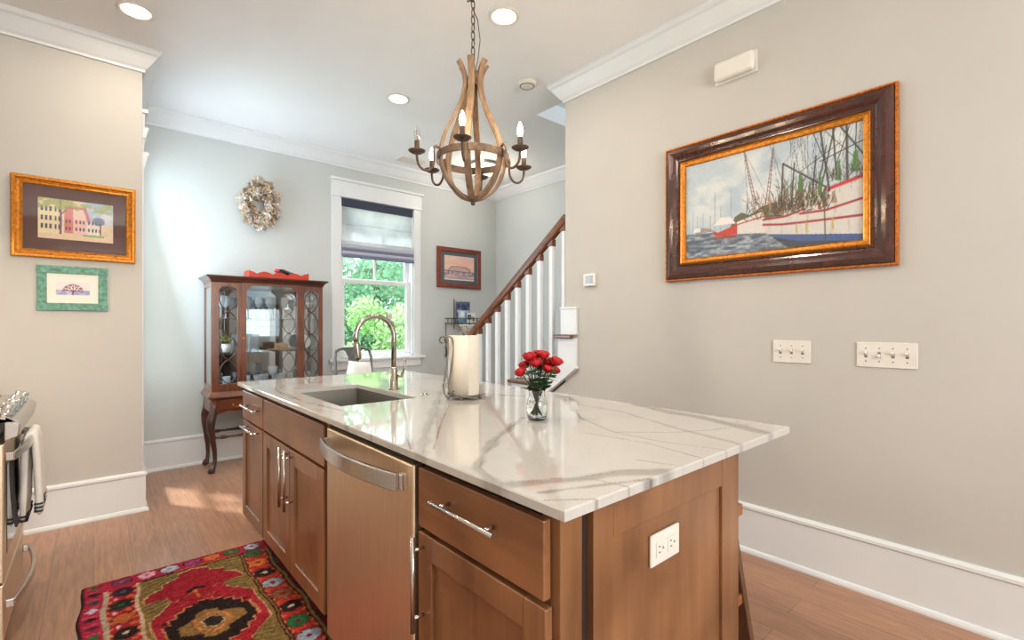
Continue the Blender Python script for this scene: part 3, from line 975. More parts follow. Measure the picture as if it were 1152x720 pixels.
m = MB().tube([(fx, fy, ZC + 0.072), (fx + 0.036, fy - 0.028, ZC + 0.072)], 0.0135, 12)
m.tube([(fx + 0.034, fy - 0.026, ZC + 0.074), (fx + 0.042, fy - 0.032, ZC + 0.11), (fx + 0.046, fy - 0.036, ZC + 0.152)], [0.006, 0.005, 0.0045], 8)
obj('lever', m, 'nickel', t)
o = obj('air_switch', MB().lathe([(0.018, 0), (0.018, 0.005), (0.013, 0.007), (0.013, 0.012), (0.011, 0.014), (0, 0.014)], (1.135, 1.905, ZC), 20), 'chrome')
tag(o, 'small round chrome button on the worktop beside the sink', 'button')

# ================================================================== RANGE
t = thing('kitchen_range', 'stainless kitchen range at the left edge with bowed handles and chrome knobs', 'range', (-0.6, 2.91, 0))
r0, r1, rx = 2.58, 3.24, -0.25
obj('body', MB().box(-0.94, rx - 0.03, r0, r1, 0.05, 0.885), 'blackm', t, 0.003)
for ya in (r0 - 0.004, r1):
    obj('side_panel', MB().box(-0.93, rx - 0.02, ya, ya + 0.004, 0.06, 0.885), 'steel', t)
obj('oven_door', MB().box(rx - 0.03, rx, r0, r1, 0.275, 0.79), 'steel', t, 0.005)
obj('door_glass', MB().box(rx, rx + 0.002, r0 + 0.07, r1 - 0.07, 0.36, 0.70), 'black', t)
obj('drawer_front', MB().box(rx - 0.03, rx, r0, r1, 0.06, 0.267), 'steel', t, 0.005)
pr = [(-0.93, 0.886), (-0.93, 0.908), (-0.305, 0.908), (-0.215, 0.874), (-0.207, 0.862), (-0.212, 0.815), (rx, 0.80), (rx, 0.886)]
obj('control_panel', MB().prism(pr, 'y', r0 - 0.002, r1 + 0.002), 'steel_bright', t, 0.004)
obj('cooktop', MB().box(-0.90, -0.32, r0 + 0.03, r1 - 0.03, 0.9085, 0.914), 'black', t)
m = MB()
for y in (r0 + 0.06, r0 + 0.20, r0 + 0.33, r0 + 0.46, r0 + 0.60):
    m.box(-0.88, -0.34, y - 0.006, y + 0.006, 0.930, 0.942)
for x in (-0.88, -0.74, -0.61, -0.48, -0.34):
    m.box(x - 0.006, x + 0.006, r0 + 0.05, r1 - 0.05, 0.930, 0.940)
    for y in (r0 + 0.06, r1 - 0.06):
        m.box(x - 0.006, x + 0.006, y - 0.006, y + 0.006, 0.914, 0.931)
obj('grate', m, 'blackm', t)
nrm = Vector((0.35, 0, 0.937))
for y in (2.68, 2.82, 2.97, 3.13):
    p = Vector((-0.258, y, 0.8895))
    obj('knob', MB().tube([p, p + nrm * 0.006, p + nrm * 0.008, p + nrm * 0.040, p + nrm * 0.043], [0.027, 0.027, 0.024, 0.023, 0.020], 20), 'chrome', t)
def bow_handle(z, parent, h, depth):
    pts = []
    for i in range(19):
        u = i / 18
        pts.append((rx + 0.014 + depth * math.sin(PI * (0.05 + 0.9 * u)) ** 0.9, r0 + 0.035 + u * (r1 - r0 - 0.07), z))
    m = MB().sweep(pts, [(-h / 2, -0.006), (h / 2, -0.006), (h / 2, 0.006), (-h / 2, 0.006)], (0, 0, 1))
    for p in (pts[0], pts[-1]):
        m.box(rx, p[0] + 0.004, p[1] - 0.010, p[1] + 0.010, z - h / 2, z + h / 2)
    obj('handle', m, 'steel_bright', parent, 0.003)
bow_handle(0.738, t, 0.032, 0.034)
bow_handle(0.185, t, 0.030, 0.040)

th = thing('added_range_hood', 'stainless hood added out of view above the range, holding a warm fill lamp', 'added range hood', (-0.75, 2.91, 1.70))  # hood added out of view to carry a warm fill lamp
obj('canopy', MB().prism([(-0.97, 1.70), (-0.55, 1.70), (-0.55, 1.76), (-0.85, 1.98), (-0.97, 1.98)], 'y', r0, r1), 'steel', th, 0.004)
obj('fill_lamp_lens', MB().box(-0.85, -0.70, 2.80, 3.02, 1.694, 1.699), 'dome_glow', th)
light('added_hood_fill', 'AREA', (-0.775, 2.91, 1.685), 30, (1.0, 0.82, 0.62), target=(-0.3, 3.1, 0), shape='RECTANGLE', size=0.15, size_y=0.22)  # added warm fill for the left side of the kitchen

# towels over the oven handle
def towel(name, label, y0, y1, mat, xb, zb, zf, zbk, stripes=True):
    t = thing(name, label, 'towel', (xb, (y0 + y1) / 2, zb))
    n = 9
    prof = [(xb + 0.026, zf), (xb + 0.024, zf + 0.06), (xb + 0.018, zb - 0.12), (xb + 0.015, zb - 0.02), (xb + 0.011, zb + 0.019), (xb, zb + 0.024), (xb - 0.012, zb + 0.018), (xb - 0.015, zb - 0.03), (xb - 0.018, zb - 0.15), (xb - 0.020, zbk)]
    vs, fs = [], []
    for i, (x, z) in enumerate(prof):
        for k in range(n):
            u = k / (n - 1)
            w = 0.005 * math.sin(u * 9 + i * 0.4) * (0.2 if 3 <= i <= 6 else 1)
            vs.append((x + w, y0 + (y1 - y0) * u + 0.004 * math.sin(i * 1.7), z))
    for i in range(len(prof) - 1):
        for k in range(n - 1):
            fs.append((i * n + k, i * n + k + 1, (i + 1) * n + k + 1, (i + 1) * n + k))
    obj('cloth', MB().add(vs, fs, 0, True), mat, t, solid=0.026 if stripes else 0.012, sub=1)
    if stripes:
        for zz_ in (0.022, 0.038, 0.054):
            obj('stripe', MB().box(xb + 0.0115, xb + 0.0405, y0 - 0.006, y1 + 0.006, zf + zz_, zf + zz_ + 0.006), 'towel_d', t, 0.003)
        for zz_ in (0.03, 0.048):
            obj('stripe', MB().box(xb - 0.0345, xb - 0.0055, y0 - 0.006, y1 + 0.006, zbk + zz_, zbk + zz_ + 0.006), 'towel_d', t, 0.003)
towel('dish_towel', 'white dish towel with dark hem stripes hanging over the oven handle', 2.92, 3.16, 'towel_w', -0.206, 0.738, 0.40, 0.36)
tk = thing('dish_towel', 'charcoal dish towel hanging behind the near end of the oven handle', 'towel', (-0.238, 2.66, 0.7))
obj('cloth', MB().sweep([(-0.238, 2.66, 0.715), (-0.237, 2.66, 0.66), (-0.234, 2.655, 0.58), (-0.228, 2.66, 0.50), (-0.222, 2.66, 0.46)], [(-0.032, -0.004), (0.032, -0.004), (0.032, 0.004), (-0.032, 0.004)], (0, 1, 0)), 'towel_d', tk, 0.003)

# ================================================================== RUG
RX0, RX1, RY0, RY1 = -0.046, 0.748, 1.05, 3.0
A = Art(np.linspace(RX0, RX1, 266), np.linspace(RY0, RY1, 620), (150, 34, 44))
wv = (fbm(A.X.shape, (90, 40), 3, 21) - 0.5) * 0.008
X_, Y_ = A.X.copy(), A.Y.copy()
KN = 0.0065
A.X, A.Y = np.round((X_ + wv) / KN) * KN, np.round((Y_ + (fbm(A.X.shape, (80, 36), 3, 22) - 0.5) * 0.010) / KN) * KN
RED, PINK, DRED, BLK, GOLD, OLV, ORG, GRN, LBL, CRM, PUR, TEAL = (168, 40, 48), (176, 40, 66), (124, 24, 36), (40, 30, 28), (150, 108, 56), (116, 100, 48), (214, 112, 50), (46, 104, 58), (160, 172, 190), (206, 180, 150), (92, 34, 84), (60, 98, 120)
# borders
A.rect(RX0, -0.034, 0, 4, (44, 34, 34)); A.rect(-0.034, 0.030, 0, 4, PINK); A.rect(0.028, 0.050, 0, 4, BLK); A.rect(0.032, 0.046, 0, 4, (176, 158, 132))
A.rect(0.05, 0.146, 0, 4, RED); A.rect(0.144, 0.166, 0, 4, BLK); A.rect(0.149, 0.156, 0, 4, CRM); A.rect(0.160, 0.166, 0, 4, GOLD)
A.rect(0.566, 0.592, 0, 4, GOLD); A.rect(0.574, 0.580, 0, 4, BLK); A.rect(0.586, 0.592, 0, 4, BLK)
A.rect(0.592, 0.694, 0, 4, (184, 52, 46)); A.rect(0.692, 0.716, 0, 4, BLK); A.rect(0.697, 0.703, 0, 4, GOLD); A.rect(0.707, 0.712, 0, 4, (140, 120, 80)); A.rect(0.716, RX1, 0, 4, DRED)
# field
A.rect(0.166, 0.566, 0, 2.875, (128, 104, 58))
for k in range(60):
    y = RY0 + k * 0.032
    A.line([(0.17, y), (0.30, y + 0.05)], 0.006, (158, 134, 84), 0.8); A.line([(0.18, y + 0.015), (0.30, y + 0.055)], 0.004, (72, 62, 34), 0.9)
    A.line([(0.56, y), (0.43, y + 0.05)], 0.006, (150, 136, 72), 0.8); A.line([(0.55, y + 0.015), (0.43, y + 0.055)], 0.004, (72, 62, 34), 0.9)
def mirrored(pts, cx=0.366):
    return pts + [(2 * cx - x, y) for x, y in reversed(pts)]
for cy in (2.30, 1.55):
    S = lambda L, c=cy: [(x, c + y) for x, y in L]
    redfield = mirrored([(0.366, 0.57), (0.30, 0.545), (0.30, 0.51), (0.24, 0.48), (0.24, 0.44), (0.19, 0.41), (0.172, 0.37), (0.172, 0.335), (0.25, 0.33), (0.262, 0.28), (0.20, 0.20), (0.172, 0.16), (0.172, -0.12), (0.21, -0.16), (0.26, -0.22), (0.262, -0.32), (0.172, -0.33), (0.172, -0.37), (0.24, -0.44), (0.30, -0.51), (0.366, -0.55)])
    A.poly(S(redfield), (196, 168, 110)); A.poly(S([(0.366 + (x - 0.366) * 0.975, y * 0.985) for x, y in redfield]), (164, 36, 48))
    for sx in (-1, 1):      # stepped side hooks
        A.poly(S([(0.366 + sx * 0.19, 0.12), (0.366 + sx * 0.10, 0.02), (0.366 + sx * 0.10, -0.04), (0.366 + sx * 0.19, -0.10)]), (176, 46, 58))
        for q in range(3):
            A.poly(S([(0.366 + sx * (0.165 - 0.02 * q), 0.10 - 0.035 * q), (0.366 + sx * (0.135 - 0.02 * q), 0.115 - 0.035 * q), (0.366 + sx * (0.135 - 0.02 * q), 0.088 - 0.035 * q)]), BLK)
    med = mirrored([(0.366, 0.205), (0.33, 0.205), (0.33, 0.18), (0.295, 0.18), (0.295, 0.155), (0.262, 0.155), (0.262, 0.115), (0.235, 0.115), (0.235, 0.075), (0.212, 0.075), (0.212, -0.06), (0.235, -0.06), (0.235, -0.10), (0.262, -0.10), (0.262, -0.14), (0.295, -0.14), (0.295, -0.165), (0.33, -0.165), (0.33, -0.19), (0.366, -0.19)])
    A.poly(S([(0.366 + (x - 0.366) * 1.05, y * 1.04) for x, y in med]), (206, 140, 88)); A.poly(S(med), BLK)
    for x in (0.30, 0.34, 0.392, 0.432):
        A.rect(x - 0.008, x + 0.008, cy + 0.185, cy + 0.225, (176, 44, 52))
    gold = mirrored([(0.366, 0.115), (0.325, 0.10), (0.325, 0.07), (0.28, 0.05), (0.25, 0.03), (0.25, -0.03), (0.28, -0.05), (0.325, -0.07), (0.325, -0.10), (0.366, -0.115)])
    A.poly(S(gold), (150, 112, 62))
    hexa = [(0.366, 0.080), (0.310, 0.045), (0.306, -0.025), (0.366, -0.075), (0.424, -0.025), (0.420, 0.045), (0.366, 0.080)]
    L = S(hexa)
    for (xa, ya), (xb_, yb_) in zip(L[:-1], L[1:]):
        for q in range(4):
            f = (q + 0.5) / 4
            A.ell(xa + (xb_ - xa) * f, ya + (yb_ - ya) * f, 0.007, 0.007, (226, 128, 72))
    A.poly(S([(0.366 + (x - 0.366) * 0.66, y * 0.70) for x, y in hexa]), (196, 170, 130)); A.poly(S([(0.366 + (x - 0.366) * 0.56, y * 0.60) for x, y in hexa]), (48, 40, 38))
    A.rect(0.355, 0.366, cy + 0.245, cy + 0.33, ORG); A.poly(S([(0.325, 0.33), (0.366, 0.36), (0.41, 0.335), (0.40, 0.318), (0.366, 0.335), (0.335, 0.312)]), BLK)
    for q in range(14):
        x = 0.20 + 0.028 * q
        A.line([(x, cy + 0.26 + 0.05 * math.sin(q * 1.7)), (x + 0.03, cy + 0.285 + 0.05 * math.sin(q * 1.7))], 0.004, (206, 140, 100), 0.7)
# far border
A.rect(-0.034, 0.716, 2.875, 3.0, PINK); A.rect(0.166, 0.60, 2.868, 2.880, BLK); A.line([(0.30, 2.885), (0.58, 2.885)], 0.010, ORG, 0.8)
A.rect(0.40, 0.60, 2.89, 2.99, (176, 36, 52)); A.rect(-0.034, 0.72, 2.985, 3.0, (150, 32, 48))
def flower(cx, cy, r, c1, c2):
    for a in range(6):
        th = a * PI / 3 + 0.52
        A.ell(cx + r * 0.58 * math.cos(th), cy + r * 0.58 * math.sin(th), r * 0.52, r * 0.52, (70, 24, 28), 0.8)
    for a in range(6):
        th = a * PI / 3 + 0.52
        A.ell(cx + r * 0.58 * math.cos(th), cy + r * 0.58 * math.sin(th), r * 0.42, r * 0.42, c1)
    A.ell(cx, cy, r * 0.26, r * 0.26, c2)
for x, c1 in ((0.10, (120, 60, 90)), (0.195, (226, 160, 176)), (0.285, (178, 196, 214)), (0.38, (150, 60, 120)), (0.47, ORG), (0.555, GRN), (0.655, LBL)):
    flower(x, 2.936, 0.038, c1, (210, 80, 100))
cols = [GRN, ORG, BLK, (150, 158, 168), (134, 84, 52), BLK, GRN, LBL, ORG, BLK, (134, 84, 52)]
for k in range(11):
    y = 2.845 - 0.128 * k
    flower(0.642, y, 0.046, cols[k], CRM if cols[k] == BLK else (120, 30, 40))
    for s in (-1, 1):
        A.ell(0.642 + s * 0.036, y - 0.062, 0.010, 0.010, ORG, 0.6)
    flower(0.098, y - 0.02, 0.044, [(64, 30, 56), (38, 46, 38), (188, 96, 52), BLK][k % 4], [GRN, GRN, ORG, CRM][k % 4])
    A.ell(0.075, y - 0.082, 0.010, 0.012, (226, 170, 170)); A.ell(0.125, y - 0.082, 0.010, 0.012, ORG)
for k in range(24):
    y = 2.95 - 0.078 * k
    c = [GRN, BLK, (44, 70, 60), (198, 190, 206), BLK, (90, 34, 60)][k % 6]
    A.poly([(-0.026, y), (-0.002, y + 0.022), (0.022, y), (-0.002, y - 0.022)], c); A.line([(-0.026, y + 0.03), (0.022, y + 0.03)], 0.006, (226, 150, 150), 0.8)
    c = [DRED, PUR, (60, 20, 40), TEAL, (96, 28, 40), BLK][k % 6]
    for q in range(4):
        A.line([(0.718, y - 0.018 * q), (0.748, y - 0.018 * q - 0.012)], 0.010, c, 0.9)
for y in np.arange(1.05, 2.9, 0.05):
    for x in (0.056, 0.140, 0.598, 0.688):
        A.ell(x, y, 0.006, 0.010, (228, 130, 80), 0.9)
A.rect(RX0, RX1, 2.993, 3.01, (196, 160, 160))
A.X, A.Y = X_, Y_
jr = np.random.default_rng(77)
jy = np.clip(np.arange(A.X.shape[0])[:, None] + jr.integers(-1, 2, A.X.shape), 0, A.X.shape[0] - 1)
jx = np.clip(np.arange(A.X.shape[1])[None, :] + jr.integers(-1, 2, A.X.shape), 0, A.X.shape[1] - 1)
A.c = 0.35 * A.c + 0.65 * A.c[jy, jx]
A.c *= (0.70 + 0.36 * fbm(A.X.shape, (150, 60), 2, 23))[..., None]
A.speckle(16, 24)
M['rug'] = painted('knotted_wool', 0.95, bmp=0.5, bscale=260, spec=0.1)
pile = (fbm(A.X.shape, (160, 70), 2, 25) - 0.5) * 0.003
edge = 0.012 * np.clip(np.minimum(np.minimum(A.X - RX0, RX1 - A.X) * 60, (RY1 - A.Y) * 60), 0, 1)
wob = 0.006 * np.sin(A.Y * 9) + 0.004 * np.sin(A.Y * 23)
o = grid_obj('rug', A, lambda X, Y, Z: (X + wob, Y, 0.0005 + np.maximum(Z, 0)), 'rug', z=edge + pile * (edge > 0.008))
tag(o, 'red patterned wool rug lying on the floor beside the island', 'rug')

# ================================================================== PICTURES
def picture_frame(mb, w, h, prof, mi=0):
    """mitred frame around w x h (outer) on the local plane x-z, prof = [(inset, depth)] closed section, depth toward -y"""
    n = len(prof)
    vs = []
    for sx, sz in ((-1, -1), (1, -1), (1, 1), (-1, 1)):
        for i, d in prof:
            vs.append((sx * (w / 2 - i), -d, sz * (h / 2 - i)))
    fs = []
    for c in range(4):
        for k in range(n):
            fs.append((c * n + k, c * n + (k + 1) % n, ((c + 1) % 4) * n + (k + 1) % n, ((c + 1) % 4) * n + k))
    return mb.add(vs, fs, mi)

def art_child(name, art, w, h, y, mat, parent):
    o = grid_obj(name, art, lambda X, Y, Z: (X - w / 2, 0 * X + y, Y - h / 2), mat)
    o.parent = parent
    return o
M['print'] = painted('printed_paper', 0.6)
M['canvas'] = painted('oil_canvas', 0.5, bmp=0.35, bscale=220)

# --- harbour painting on the right wall
PW, PH = 1.140, 0.812
t = thing('framed_painting', 'large painting of shrimp boats in a wide dark wood and gold frame', 'painting', (XR - 0.002, 1.040, 1.905), -PI / 2)
CW, CH = 0.880, 0.585
m = MB(); picture_frame(m, PW, PH, [(0, 0), (0, 0.026), (0.004, 0.032), (0.010, 0.032), (0.013, 0.027), (0.013, 0)])
obj('outer_lip', m, 'gold_dark', t, local=True)
m = MB(); picture_frame(m, PW - 0.026, PH - 0.026, [(0, 0), (0, 0.030), (0.010, 0.042), (0.028, 0.047), (0.046, 0.042), (0.062, 0.030), (0.072, 0.028), (0.076, 0.032), (0.082, 0.032), (0.085, 0.026), (0.085, 0)])
obj('moulding', m, 'frame_mah', t, local=True)
m = MB(); picture_frame(m, PW - 0.196, PH - 0.196, [(0, 0), (0, 0.026), (0.006, 0.032), (0.012, 0.026), (0.026, 0.022), (0.030, 0.025), (0.033, 0.016), (0.033, 0)])
obj('liner', m, 'gold', t, local=True)
A = Art.sheet(CW, CH, 330, 220, (176, 188, 196))
U = lambda L: [(u * CW, (z - 1.612) / 0.578 * CH) for u, z in L]
cl = fbm(A.X.shape, (7, 5), 5, 31)
A.mix(np.clip((cl - 0.38) * 3, 0, 1) * 0.85, (208, 210, 206))
A.mix(np.clip((fbm(A.X.shape, (5, 9), 4, 32) - 0.52) * 4, 0, 1) * 0.5, (142, 164, 184))
wl = 1.76
A.poly(U([(0, 1.60), (1.0, 1.60), (1.0, 1.72), (0.5, 1.745), (0, 1.772)]), (112, 122, 134))
rp = fbm(A.X.shape, (46, 22), 3, 33)
below = (A.Y < (wl - 1.612) / 0.578 * CH)
A.mix(below * np.clip((rp - 0.5) * 6, 0, 1) * 0.7, (70, 78, 92)); A.mix(below * np.clip((0.42 - rp) * 6, 0, 1) * 0.7, (176, 184, 190))
A.poly(U([(0.30, 1.775), (0.33, 1.83), (0.37, 1.848), (0.42, 1.828), (0.50, 1.865), (0.60, 1.875), (0.62, 1.775)]), (92, 92, 66))
A.poly(U([(0.06, 1.765), (0.09, 1.80), (0.16, 1.79), (0.20, 1.77)]), (150, 140, 130))
rs = np.random.default_rng(5)
def boat_mess(u0, u1, z0, z1, n, cols_, w=(0.0016, 0.004)):
    for _ in range(n):
        u, z = rs.uniform(u0, u1), rs.uniform(z0, z1)
        A.line(U([(u, z), (u + rs.uniform(-0.03, 0.03), z + rs.uniform(0.0, 0.055) ** 1.0)]), rs.uniform(*w), cols_[rs.integers(len(cols_))], 0.8)
for u, h in ((0.02, 1.86), (0.05, 1.90), (0.08, 1.87), (0.12, 1.88), (0.20, 1.99), (0.24, 1.90), (0.305, 1.98), (0.17, 1.86)):
    A.line(U([(u, 1.77), (u, h)]), 0.002, (96, 90, 88), 0.9)
A.poly(U([(0.05, 1.775), (0.10, 1.775), (0.10, 1.80), (0.06, 1.80)]), (214, 214, 212))
A.poly(U([(0.34, 1.80), (0.50, 1.835), (0.52, 1.72), (0.34, 1.735)]), (206, 200, 194)); A.line(U([(0.34, 1.785), (0.51, 1.81)]), 0.006, (160, 60, 50))
A.poly(U([(0.19, 1.80), (0.235, 1.84), (0.30, 1.835), (0.335, 1.795)]), (220, 212, 206)); A.poly(U([(0.185, 1.772), (0.22, 1.758), (0.345, 1.79), (0.345, 1.735), (0.20, 1.74)]), (186, 58, 48))
A.poly(U([(0.19, 1.738), (0.345, 1.732), (0.33, 1.715), (0.20, 1.722)]), (140, 66, 60), 0.8)
for a_, b_ in ((0.387, 2.176), (0.556, 2.152)):     # lattice booms
    foot = (0.455, 1.87) if a_ < 0.5 else (0.52, 1.86)
    for dx in (-0.008, 0.008):
        A.line(U([(a_ + dx * 0.3, b_), (foot[0] + dx, foot[1])]), 0.003, (106, 62, 54))
    for q in range(14):
        f = q / 14
        x, z = a_ + (foot[0] - a_) * f, b_ + (foot[1] - b_) * f
        A.line(U([(x - 0.010 * f - 0.003, z), (x + 0.010 * f + 0.003, z - 0.012)]), 0.003, (140, 96, 88))
for L in ([(0.387, 2.176), (0.526, 1.90)], [(0.387, 2.176), (0.41, 1.85)], [(0.556, 2.152), (0.62, 1.90)], [(0.65, 2.19), (0.66, 1.80)], [(0.70, 2.194), (0.722, 1.95)], [(0.61, 2.059), (0.797, 2.211)], [(0.74, 2.20), (0.74, 1.95)]):
    A.line(U(L), 0.0018, (96, 92, 92), 0.9)
boat_mess(0.40, 0.56, 1.79, 1.91, 90, [(84, 84, 60), (120, 66, 52), (58, 60, 52), (172, 150, 130), (150, 60, 50)])
hull = [(0.50, 1.792), (0.60, 1.795), (0.70, 1.815), (0.828, 1.885), (1.01, 1.925), (1.01, 1.60), (0.70, 1.642), (0.56, 1.69), (0.51, 1.72)]
A.poly(U(hull), (200, 196, 190))
hs = fbm(A.X.shape, (6, 60), 3, 36)
A.mix(((A.X > 0.5 * CW) & (A.Y < 0.33 * CH + 0.1) ) * np.clip((hs - 0.56) * 5, 0, 1) * 0.5, (176, 160, 140))
A.poly(U([(0.52, 1.712), (0.70, 1.690), (1.01, 1.655), (1.01, 1.612), (0.70, 1.640), (0.58, 1.680)]), (70, 92, 138)); A.poly(U([(0.55, 1.692), (0.70, 1.655), (1.01, 1.625), (1.01, 1.59), (0.66, 1.615)]), (60, 66, 72), 0.85)
for L in ([(0.50, 1.764), (0.60, 1.752), (0.70, 1.748), (1.0, 1.742)], [(0.70, 1.792), (0.828, 1.790), (1.0, 1.820)], [(0.50, 1.790), (0.62, 1.790), (0.72, 1.812)]):
    A.line(U(L), 0.010, (152, 40, 48))
A.line(U([(0.828, 1.888), (1.0, 1.922)]), 0.016, (190, 44, 52))
for u in (0.68, 0.73, 0.86):
    A.line(U([(u, 1.745), (u + 0.003, 1.70)]), 0.008, (176, 150, 66), 0.7)
for k in range(26):      # deck houses, nets and gear behind the rail
    u, z = rs.uniform(0.56, 0.86), rs.uniform(1.80, 1.85)
    A.poly(U([(u, z), (u + rs.uniform(0.01, 0.03), z), (u + rs.uniform(0.005, 0.02), z + rs.uniform(0.02, 0.07)), (u, z + rs.uniform(0.02, 0.06))]), [(96, 88, 66), (132, 110, 84), (72, 78, 56), (186, 178, 166), (120, 70, 56)][k % 5], 0.75)
for k in range(14):      # hanging nets
    u = rs.uniform(0.58, 0.80)
    A.poly(U([(u - 0.010, 1.82), (u + 0.012, 1.82), (u + 0.004, 1.82 + rs.uniform(0.08, 0.2)), (u - 0.002, 1.95)]), [(84, 88, 60), (104, 96, 70), (66, 74, 58)][k % 3], 0.6)
for k in range(40):      # rigging lines
    u = rs.uniform(0.58, 0.98)
    A.line(U([(u, rs.uniform(1.86, 1.95)), (u + rs.uniform(-0.10, 0.10), 2.2)]), 0.0014, (84, 84, 88), 0.7)
boat_mess(0.56, 0.84, 1.795, 1.875, 260, [(60, 62, 46), (96, 74, 54), (44, 46, 44), (206, 200, 190), (140, 60, 50), (80, 92, 60), (38, 38, 40)])
boat_mess(0.58, 0.80, 1.87, 1.95, 60, [(94, 98, 72), (110, 96, 80), (76, 70, 60)], (0.002, 0.005))
for L, w_ in (([(0.61, 2.06), (0.83, 1.90)], 0.008), ([(0.61, 2.06), (0.60, 1.84)], 0.008), ([(0.67, 2.05), (0.655, 1.84)], 0.006), ([(0.797, 2.21), (0.845, 1.88)], 0.008), ([(0.875, 2.20), (0.80, 1.88)], 0.006), ([(0.86, 2.19), (0.88, 1.93)], 0.007), ([(0.925, 2.20), (0.928, 1.92)], 0.010), ([(0.885, 2.19), (1.0, 2.02)], 0.007), ([(0.80, 2.03), (1.0, 2.085)], 0.005), ([(0.70, 2.0), (0.90, 2.10)], 0.003), ([(0.79, 2.21), (0.99, 1.98)], 0.003), ([(0.95, 2.20), (0.86, 1.95)], 0.004), ([(0.76, 2.19), (0.86, 1.93)], 0.004), ([(0.78, 2.06), (0.76, 1.86)], 0.007), ([(0.83, 2.1), (0.79, 1.9)], 0.005), ([(0.97, 2.19), (0.96, 1.95)], 0.004)):
    A.line(U(L), w_, (58, 54, 52), 0.92)
for u, z, rx_, rz_ in ((0.965, 2.00, 0.022, 0.05), (0.89, 1.97, 0.014, 0.05), (0.80, 1.93, 0.012, 0.06), (0.70, 1.95, 0.014, 0.05)):
    A.poly(U([(u - rx_, z - rz_), (u + rx_, z - rz_), (u + rx_ * 0.3, z + rz_), (u - rx_ * 0.4, z + rz_ * 0.8)]), (74, 112, 58), 0.85)
boat_mess(0.84, 1.0, 1.915, 1.95, 40, [(70, 78, 50), (60, 56, 52), (120, 84, 60)])
A.line(U([(0.82, 1.88), (0.825, 1.64)]), 0.006, (84, 72, 56), 0.8)
A.speckle(9, 37)
art_child('canvas', A, CW, CH, -0.012, 'canvas', t)

# --- gold-framed town watercolour on the left wall
W_, H_ = 0.572, 0.484
t = thing('framed_watercolor', 'gold-framed watercolour of town houses with a wide brown mat', 'picture', (-0.0775, YL - 0.002, 1.879))
m = MB(); picture_frame(m, W_, H_, [(0, 0), (0, 0.020), (0.006, 0.028), (0.018, 0.030), (0.026, 0.022), (0.036, 0.018), (0.044, 0.021), (0.050, 0.014), (0.050, 0)])
obj('frame', m, 'gold', t, local=True)
obj('mat_board', MB().box(-W_ / 2 + 0.045, W_ / 2 - 0.045, -0.010, -0.004, -H_ / 2 + 0.045, H_ / 2 - 0.045), 'mat_brown', t, local=True)
w, h = 0.345, 0.243
A = Art.sheet(w, h, 130, 92, (214, 196, 168))
A.mix(np.clip((fbm(A.X.shape, (6, 8), 4, 41) - 0.4) * 3, 0, 1) * 0.6, (226, 206, 170))
A.rect(0.20, w, 0.11, h, (150, 178, 208), 0.85); A.mix(((A.X > 0.19) & (A.Y > 0.1)) * np.clip((fbm(A.X.shape, (7, 9), 4, 42) - 0.45) * 5, 0, 1) * 0.8, (214, 206, 206))
A.rect(0.0, 0.115, 0.03, 0.20, (224, 206, 164)); A.rect(0.115, 0.155, 0.04, 0.20, (206, 120, 118)); A.rect(0.155, 0.215, 0.03, 0.17, (226, 186, 176))
A.rect(0.215, 0.29, 0.04, 0.12, (222, 214, 202)); A.line([(0.12, 0.20), (0.21, 0.20), (0.23, 0.12)], 0.014, (198, 70, 88), 0.8)
for x in (0.012, 0.030, 0.05, 0.072, 0.09):
    for y in (0.06, 0.11, 0.165):
        A.rect(x, x + 0.010, y, y + 0.028, (70, 64, 84))
for x in (0.120, 0.137, 0.165, 0.185, 0.2, 0.225, 0.242, 0.26, 0.277):
    for y in (0.06, 0.105):
        A.rect(x, x + 0.008, y, y + 0.020, (96, 60, 90))
A.line([(0.098, 0.02), (0.10, 0.12), (0.098, h)], 0.009, (110, 60, 110)); A.line([(0.10, 0.15), (0.14, 0.21)], 0.006, (120, 70, 80)); A.line([(0.284, 0.02), (0.284, 0.12)], 0.006, (130, 56, 56))
A.mix((A.Y > 0.18) * np.clip((fbm(A.X.shape, (9, 12), 3, 43) - 0.45) * 6, 0, 1) * 0.8, (150, 160, 92)); A.ell(0.275, 0.13, 0.03, 0.025, (92, 104, 130), 0.8)
A.rect(0, w, 0, 0.03, (220, 190, 160)); A.rect(0.20, 0.30, 0.028, 0.040, (140, 172, 110))
A.speckle(12, 44)
art_child('print', A, w, h, -0.0105, 'print', t)
obj('glazing', MB().box(-W_ / 2 + 0.046, W_ / 2 - 0.046, -0.0145, -0.0135, -H_ / 2 + 0.046, H_ / 2 - 0.046), 'pic_glass', t, local=True)

# --- teal-framed coral print under it
W_, H_ = 0.326, 0.272
t = thing('framed_print', 'small teal distressed frame holding a red branching coral print', 'picture', (-0.0945, YL - 0.002, 1.4585))
m = MB()
m.box(-W_ / 2, W_ / 2, -0.016, 0, H_ / 2 - 0.046, H_ / 2).box(-W_ / 2, W_ / 2, -0.016, 0, -H_ / 2, -H_ / 2 + 0.046)
m.box(-W_ / 2 + 0.002, -W_ / 2 + 0.046, -0.015, 0, -H_ / 2 + 0.0462, H_ / 2 - 0.0462).box(W_ / 2 - 0.046, W_ / 2 - 0.002, -0.015, 0, -H_ / 2 + 0.0462, H_ / 2 - 0.0462)
obj('frame', m, 'teal', t, 0.002, local=True)
obj('mat_board', MB().box(-W_ / 2 + 0.044, W_ / 2 - 0.044, -0.009, -0.003, -H_ / 2 + 0.044, H_ / 2 - 0.044), 'mat_white', t, local=True)
w, h = 0.155, 0.080
A = Art.sheet(w, h, 110, 60, (222, 214, 216))
A.rect(0, w, 0, 0.030, (150, 152, 190)); A.mix((A.Y < 0.032) * np.clip((fbm(A.X.shape, (4, 9), 3, 46) - 0.45) * 5, 0, 1) * 0.8, (196, 190, 214))
